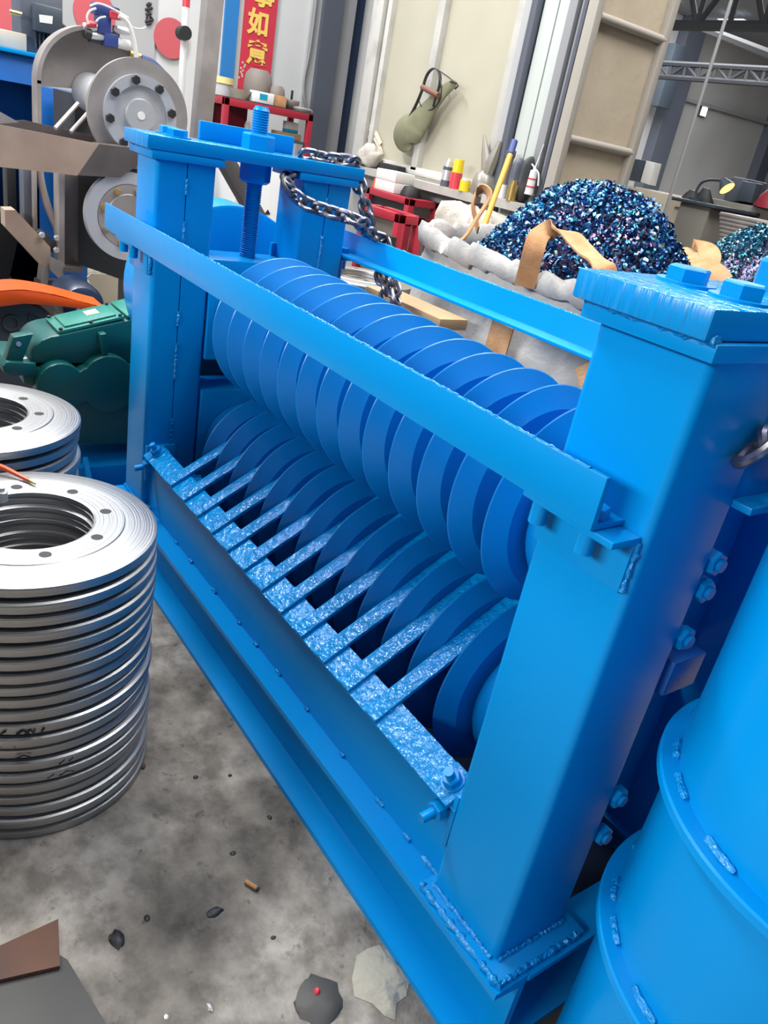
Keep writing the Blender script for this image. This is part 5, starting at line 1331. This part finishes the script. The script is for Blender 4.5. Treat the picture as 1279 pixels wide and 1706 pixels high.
def lump(name, px, py, rx, ry, rz, m, lab, cat):
    q = at(px, py, 'Z', 0)
    b = MB().lathe([(0, 0), (1, 0), (.9, .4), (.55, .8), (0, 1)], (0, 0, 0), (0, 0, 1), 18)
    for v in b.bm.verts:
        f = 1 + .35 * mnoise.noise(v.co * 2 + Vector((px, py, 0))); v.co = Vector((v.co.x * rx * f, v.co.y * ry * f, max(0, v.co.z * rz * f)))
    o = b.build(name, m, angle=50); o.location = (q.x, q.y, 0); return tag(o, lab, cat)
lump('dirt_clump', 530, 1668, .045, .045, .012, M['soot'], 'dark grey dirt clump left of the torn paper', 'debris')
lump('red_scrap', 527, 1658, .009, .007, .02, M['can_red'], 'tiny red scrap on the dark dirt clump', 'debris')
lump('oil_clump', 358, 1520, .010, .018, .006, M['black'], 'small black-green clump below the cigarette butt', 'debris')
lump('oil_clump', 195, 1565, .02, .014, .008, M['black'], 'black clump near the rusty plate', 'debris')
lump('white_crumb', 277, 1694, .005, .004, .003, M['foam'], 'white crumb at the bottom edge of the floor', 'debris')
lump('metal_flake', 350, 1678, .010, .006, .004, M['mid_steel'], 'grey metal flake near the bottom edge of the floor', 'debris')
lump('brown_shard', 236, 1277, .012, .008, .010, M['rust'], 'brown shard beside the foot of the nearer ring stack', 'debris')
for i, (px, py) in enumerate(((383, 1292), (326, 1295), (449, 1362), (388, 1422), (245, 1530), (455, 1562))):
    lump('black_chip', px, py, random.uniform(.004, .008), random.uniform(.004, .007), .003, M['black'], ['black chip on the floor left of the base beam, farthest up', 'black chip close to the nearer ring stack foot', 'black chip nearest the base beam', 'black chip just above the cigarette butt', 'black chip left of the cigarette butt', 'black chip below and right of the cigarette butt'][i], 'debris')
flat('cardboard_scrap', [(886, 1642), (930, 1650), (925, 1672), (894, 1688)], .004, M['card'], 'small tan cardboard scrap on the floor past the base end', 'cardboard')
flat('cardboard_scrap', [(952, 1608), (970, 1570), (1010, 1600), (1018, 1680), (960, 1672)], .004, M['cream'], 'dull folded cardboard piece between base end and blue drum', 'cardboard', .005)
flat('floor_mat', [(876, 1706), (955, 1650), (1030, 1720), (1000, 1790), (880, 1790)], .003, M['soot'], 'dark mat on the floor at the bottom edge near the drum', 'mat')
# black marker strokes on the rims of the nearer stack
rings = [o for o in bpy.data.objects if o.get('group') == 'steel rings of the nearer stack']
for strokes in ([(0, 1224), (10, 1218)], [(30, 1219), (38, 1214), (48, 1211)], [(26, 1213), (38, 1208)], [(42, 1219), (50, 1209), (56, 1214), (58, 1208)], [(69, 1219), (74, 1206)],
                [(0, 1244), (14, 1246), (26, 1244)], [(24, 1251), (40, 1249), (52, 1243)], [(98, 1260), (108, 1256)], [(115, 1262), (122, 1251)], [(79, 1286), (90, 1276)], [(98, 1274), (112, 1277)], [(101, 1289), (110, 1279), (124, 1268)]):
    pr = []
    for x, y in strokes:
        c = Vector(((x - 639.5) / FPX, (y - 853) / FPX, 1.0)); r = Vector((RX.dot(c), RY.dot(c), RZ.dot(c)))
        ox, oy = 1.041 * S, -.222 * S; R_ = .1745 * S
        a = r.x ** 2 + r.y ** 2; bb = r.x * ox + r.y * oy; cc = ox ** 2 + oy ** 2 - R_ ** 2
        pr.append(CAM + r * ((-bb - math.sqrt(bb * bb - a * cc)) / a))
    zc = sum(p.z for p in pr) / len(pr); i = int(zc / RING_H); rg = min(rings, key=lambda o: abs(o.location.z - i * RING_H))
    inv = (Matrix.Translation(rg.location) @ rg.rotation_euler.to_matrix().to_4x4()).inverted()
    pr = [Vector((p.x, p.y, rg.location.z + RING_H * (.22 + .26 * (j % 2)))) for j, p in enumerate(pr)]
    o = MB().tube([inv @ p for p in pr], .0016, 6).build('marker_stroke', M['ink'], None); o.parent = rg

# ================================================================== LIGHT
wd = bpy.data.worlds.new('daylight'); sc.world = wd; wd.use_nodes = True
nt = wd.node_tree; N = nt.nodes; L = nt.links
bg = N['Background']; tc = N.new('ShaderNodeTexCoord'); sx = N.new('ShaderNodeSeparateXYZ'); L.new(tc.outputs['Generated'], sx.inputs[0])
rp = N.new('ShaderNodeValToRGB'); e = rp.color_ramp.elements
mr = N.new('ShaderNodeMapRange'); mr.inputs[1].default_value = -1; mr.inputs[2].default_value = 1
L.new(sx.outputs['Z'], mr.inputs[0]); L.new(mr.outputs[0], rp.inputs['Fac'])
e[0].position = 0.46; e[0].color = (0.04, 0.04, 0.04, 1); e[1].position = 0.95; e[1].color = (0.80, 0.86, 0.95, 1)
k = e.new(0.60); k.color = (0.10, 0.11, 0.125, 1)
k = e.new(0.76); k.color = (0.38, 0.40, 0.44, 1)
L.new(rp.outputs['Color'], bg.inputs['Color']); bg.inputs['Strength'].default_value = 0.6
def area(name, loc, target, sx_, sy_, power, col=(1, 1, 1)):
    l = bpy.data.lights.new(name, 'AREA'); l.shape = 'RECTANGLE'; l.size = sx_; l.size_y = sy_; l.energy = power; l.color = col
    o = bpy.data.objects.new(name, l); COL.objects.link(o); o.location = loc
    o.rotation_euler = (Vector(target) - Vector(loc)).to_track_quat('-Z', 'Y').to_euler(); return o
area('doorway_daylight', (-1.4, -6.2, 3.7), (-1.4, 1.0, 0.7), 5.0, 1.2, 560, (1.0, 0.99, 0.97))
area('mid_roof_light', (-1.7, 2.1, 6.4), (-1.6, 1.5, 0.4), 4.6, 1.2, 230, (1.0, 0.99, 0.97))
area('far_roof_light', (-5.4, -.9, 6.2), (-2.0, 1.0, 0.5), 3.2, .35, 400, (0.97, 0.99, 1.0))
area('back_roof_light', (-6.0, 2.0, 6.0), (-6.4, 2.2, 0.5), 2.5, 1.5, 230, (0.98, 0.99, 1.0))
area('bag_roof_light', (-2.4, 2.8, 6.2), (-2.4, 2.8, 0.5), 3.0, .8, 120, (0.98, 0.99, 1.0))
area('door_fill_light', (-1.6, 4.6, 5.6), (-3.6, 4.0, 1.8), 1.5, 1.5, 170, (1.0, 0.98, 0.95))  # added fill lamp that brightens the door leaf, no known source
area('hall_roof_light', (-8.5, 11.5, 4.3), (-9.0, 11.5, 0.5), 5, 6, 900, (0.98, 0.99, 1.0))
sc.view_settings.view_transform = 'Standard'; sc.view_settings.look = 'None'
sc.view_settings.exposure = 0.12; sc.view_settings.gamma = 1.0; sc.view_settings.use_curve_mapping = False
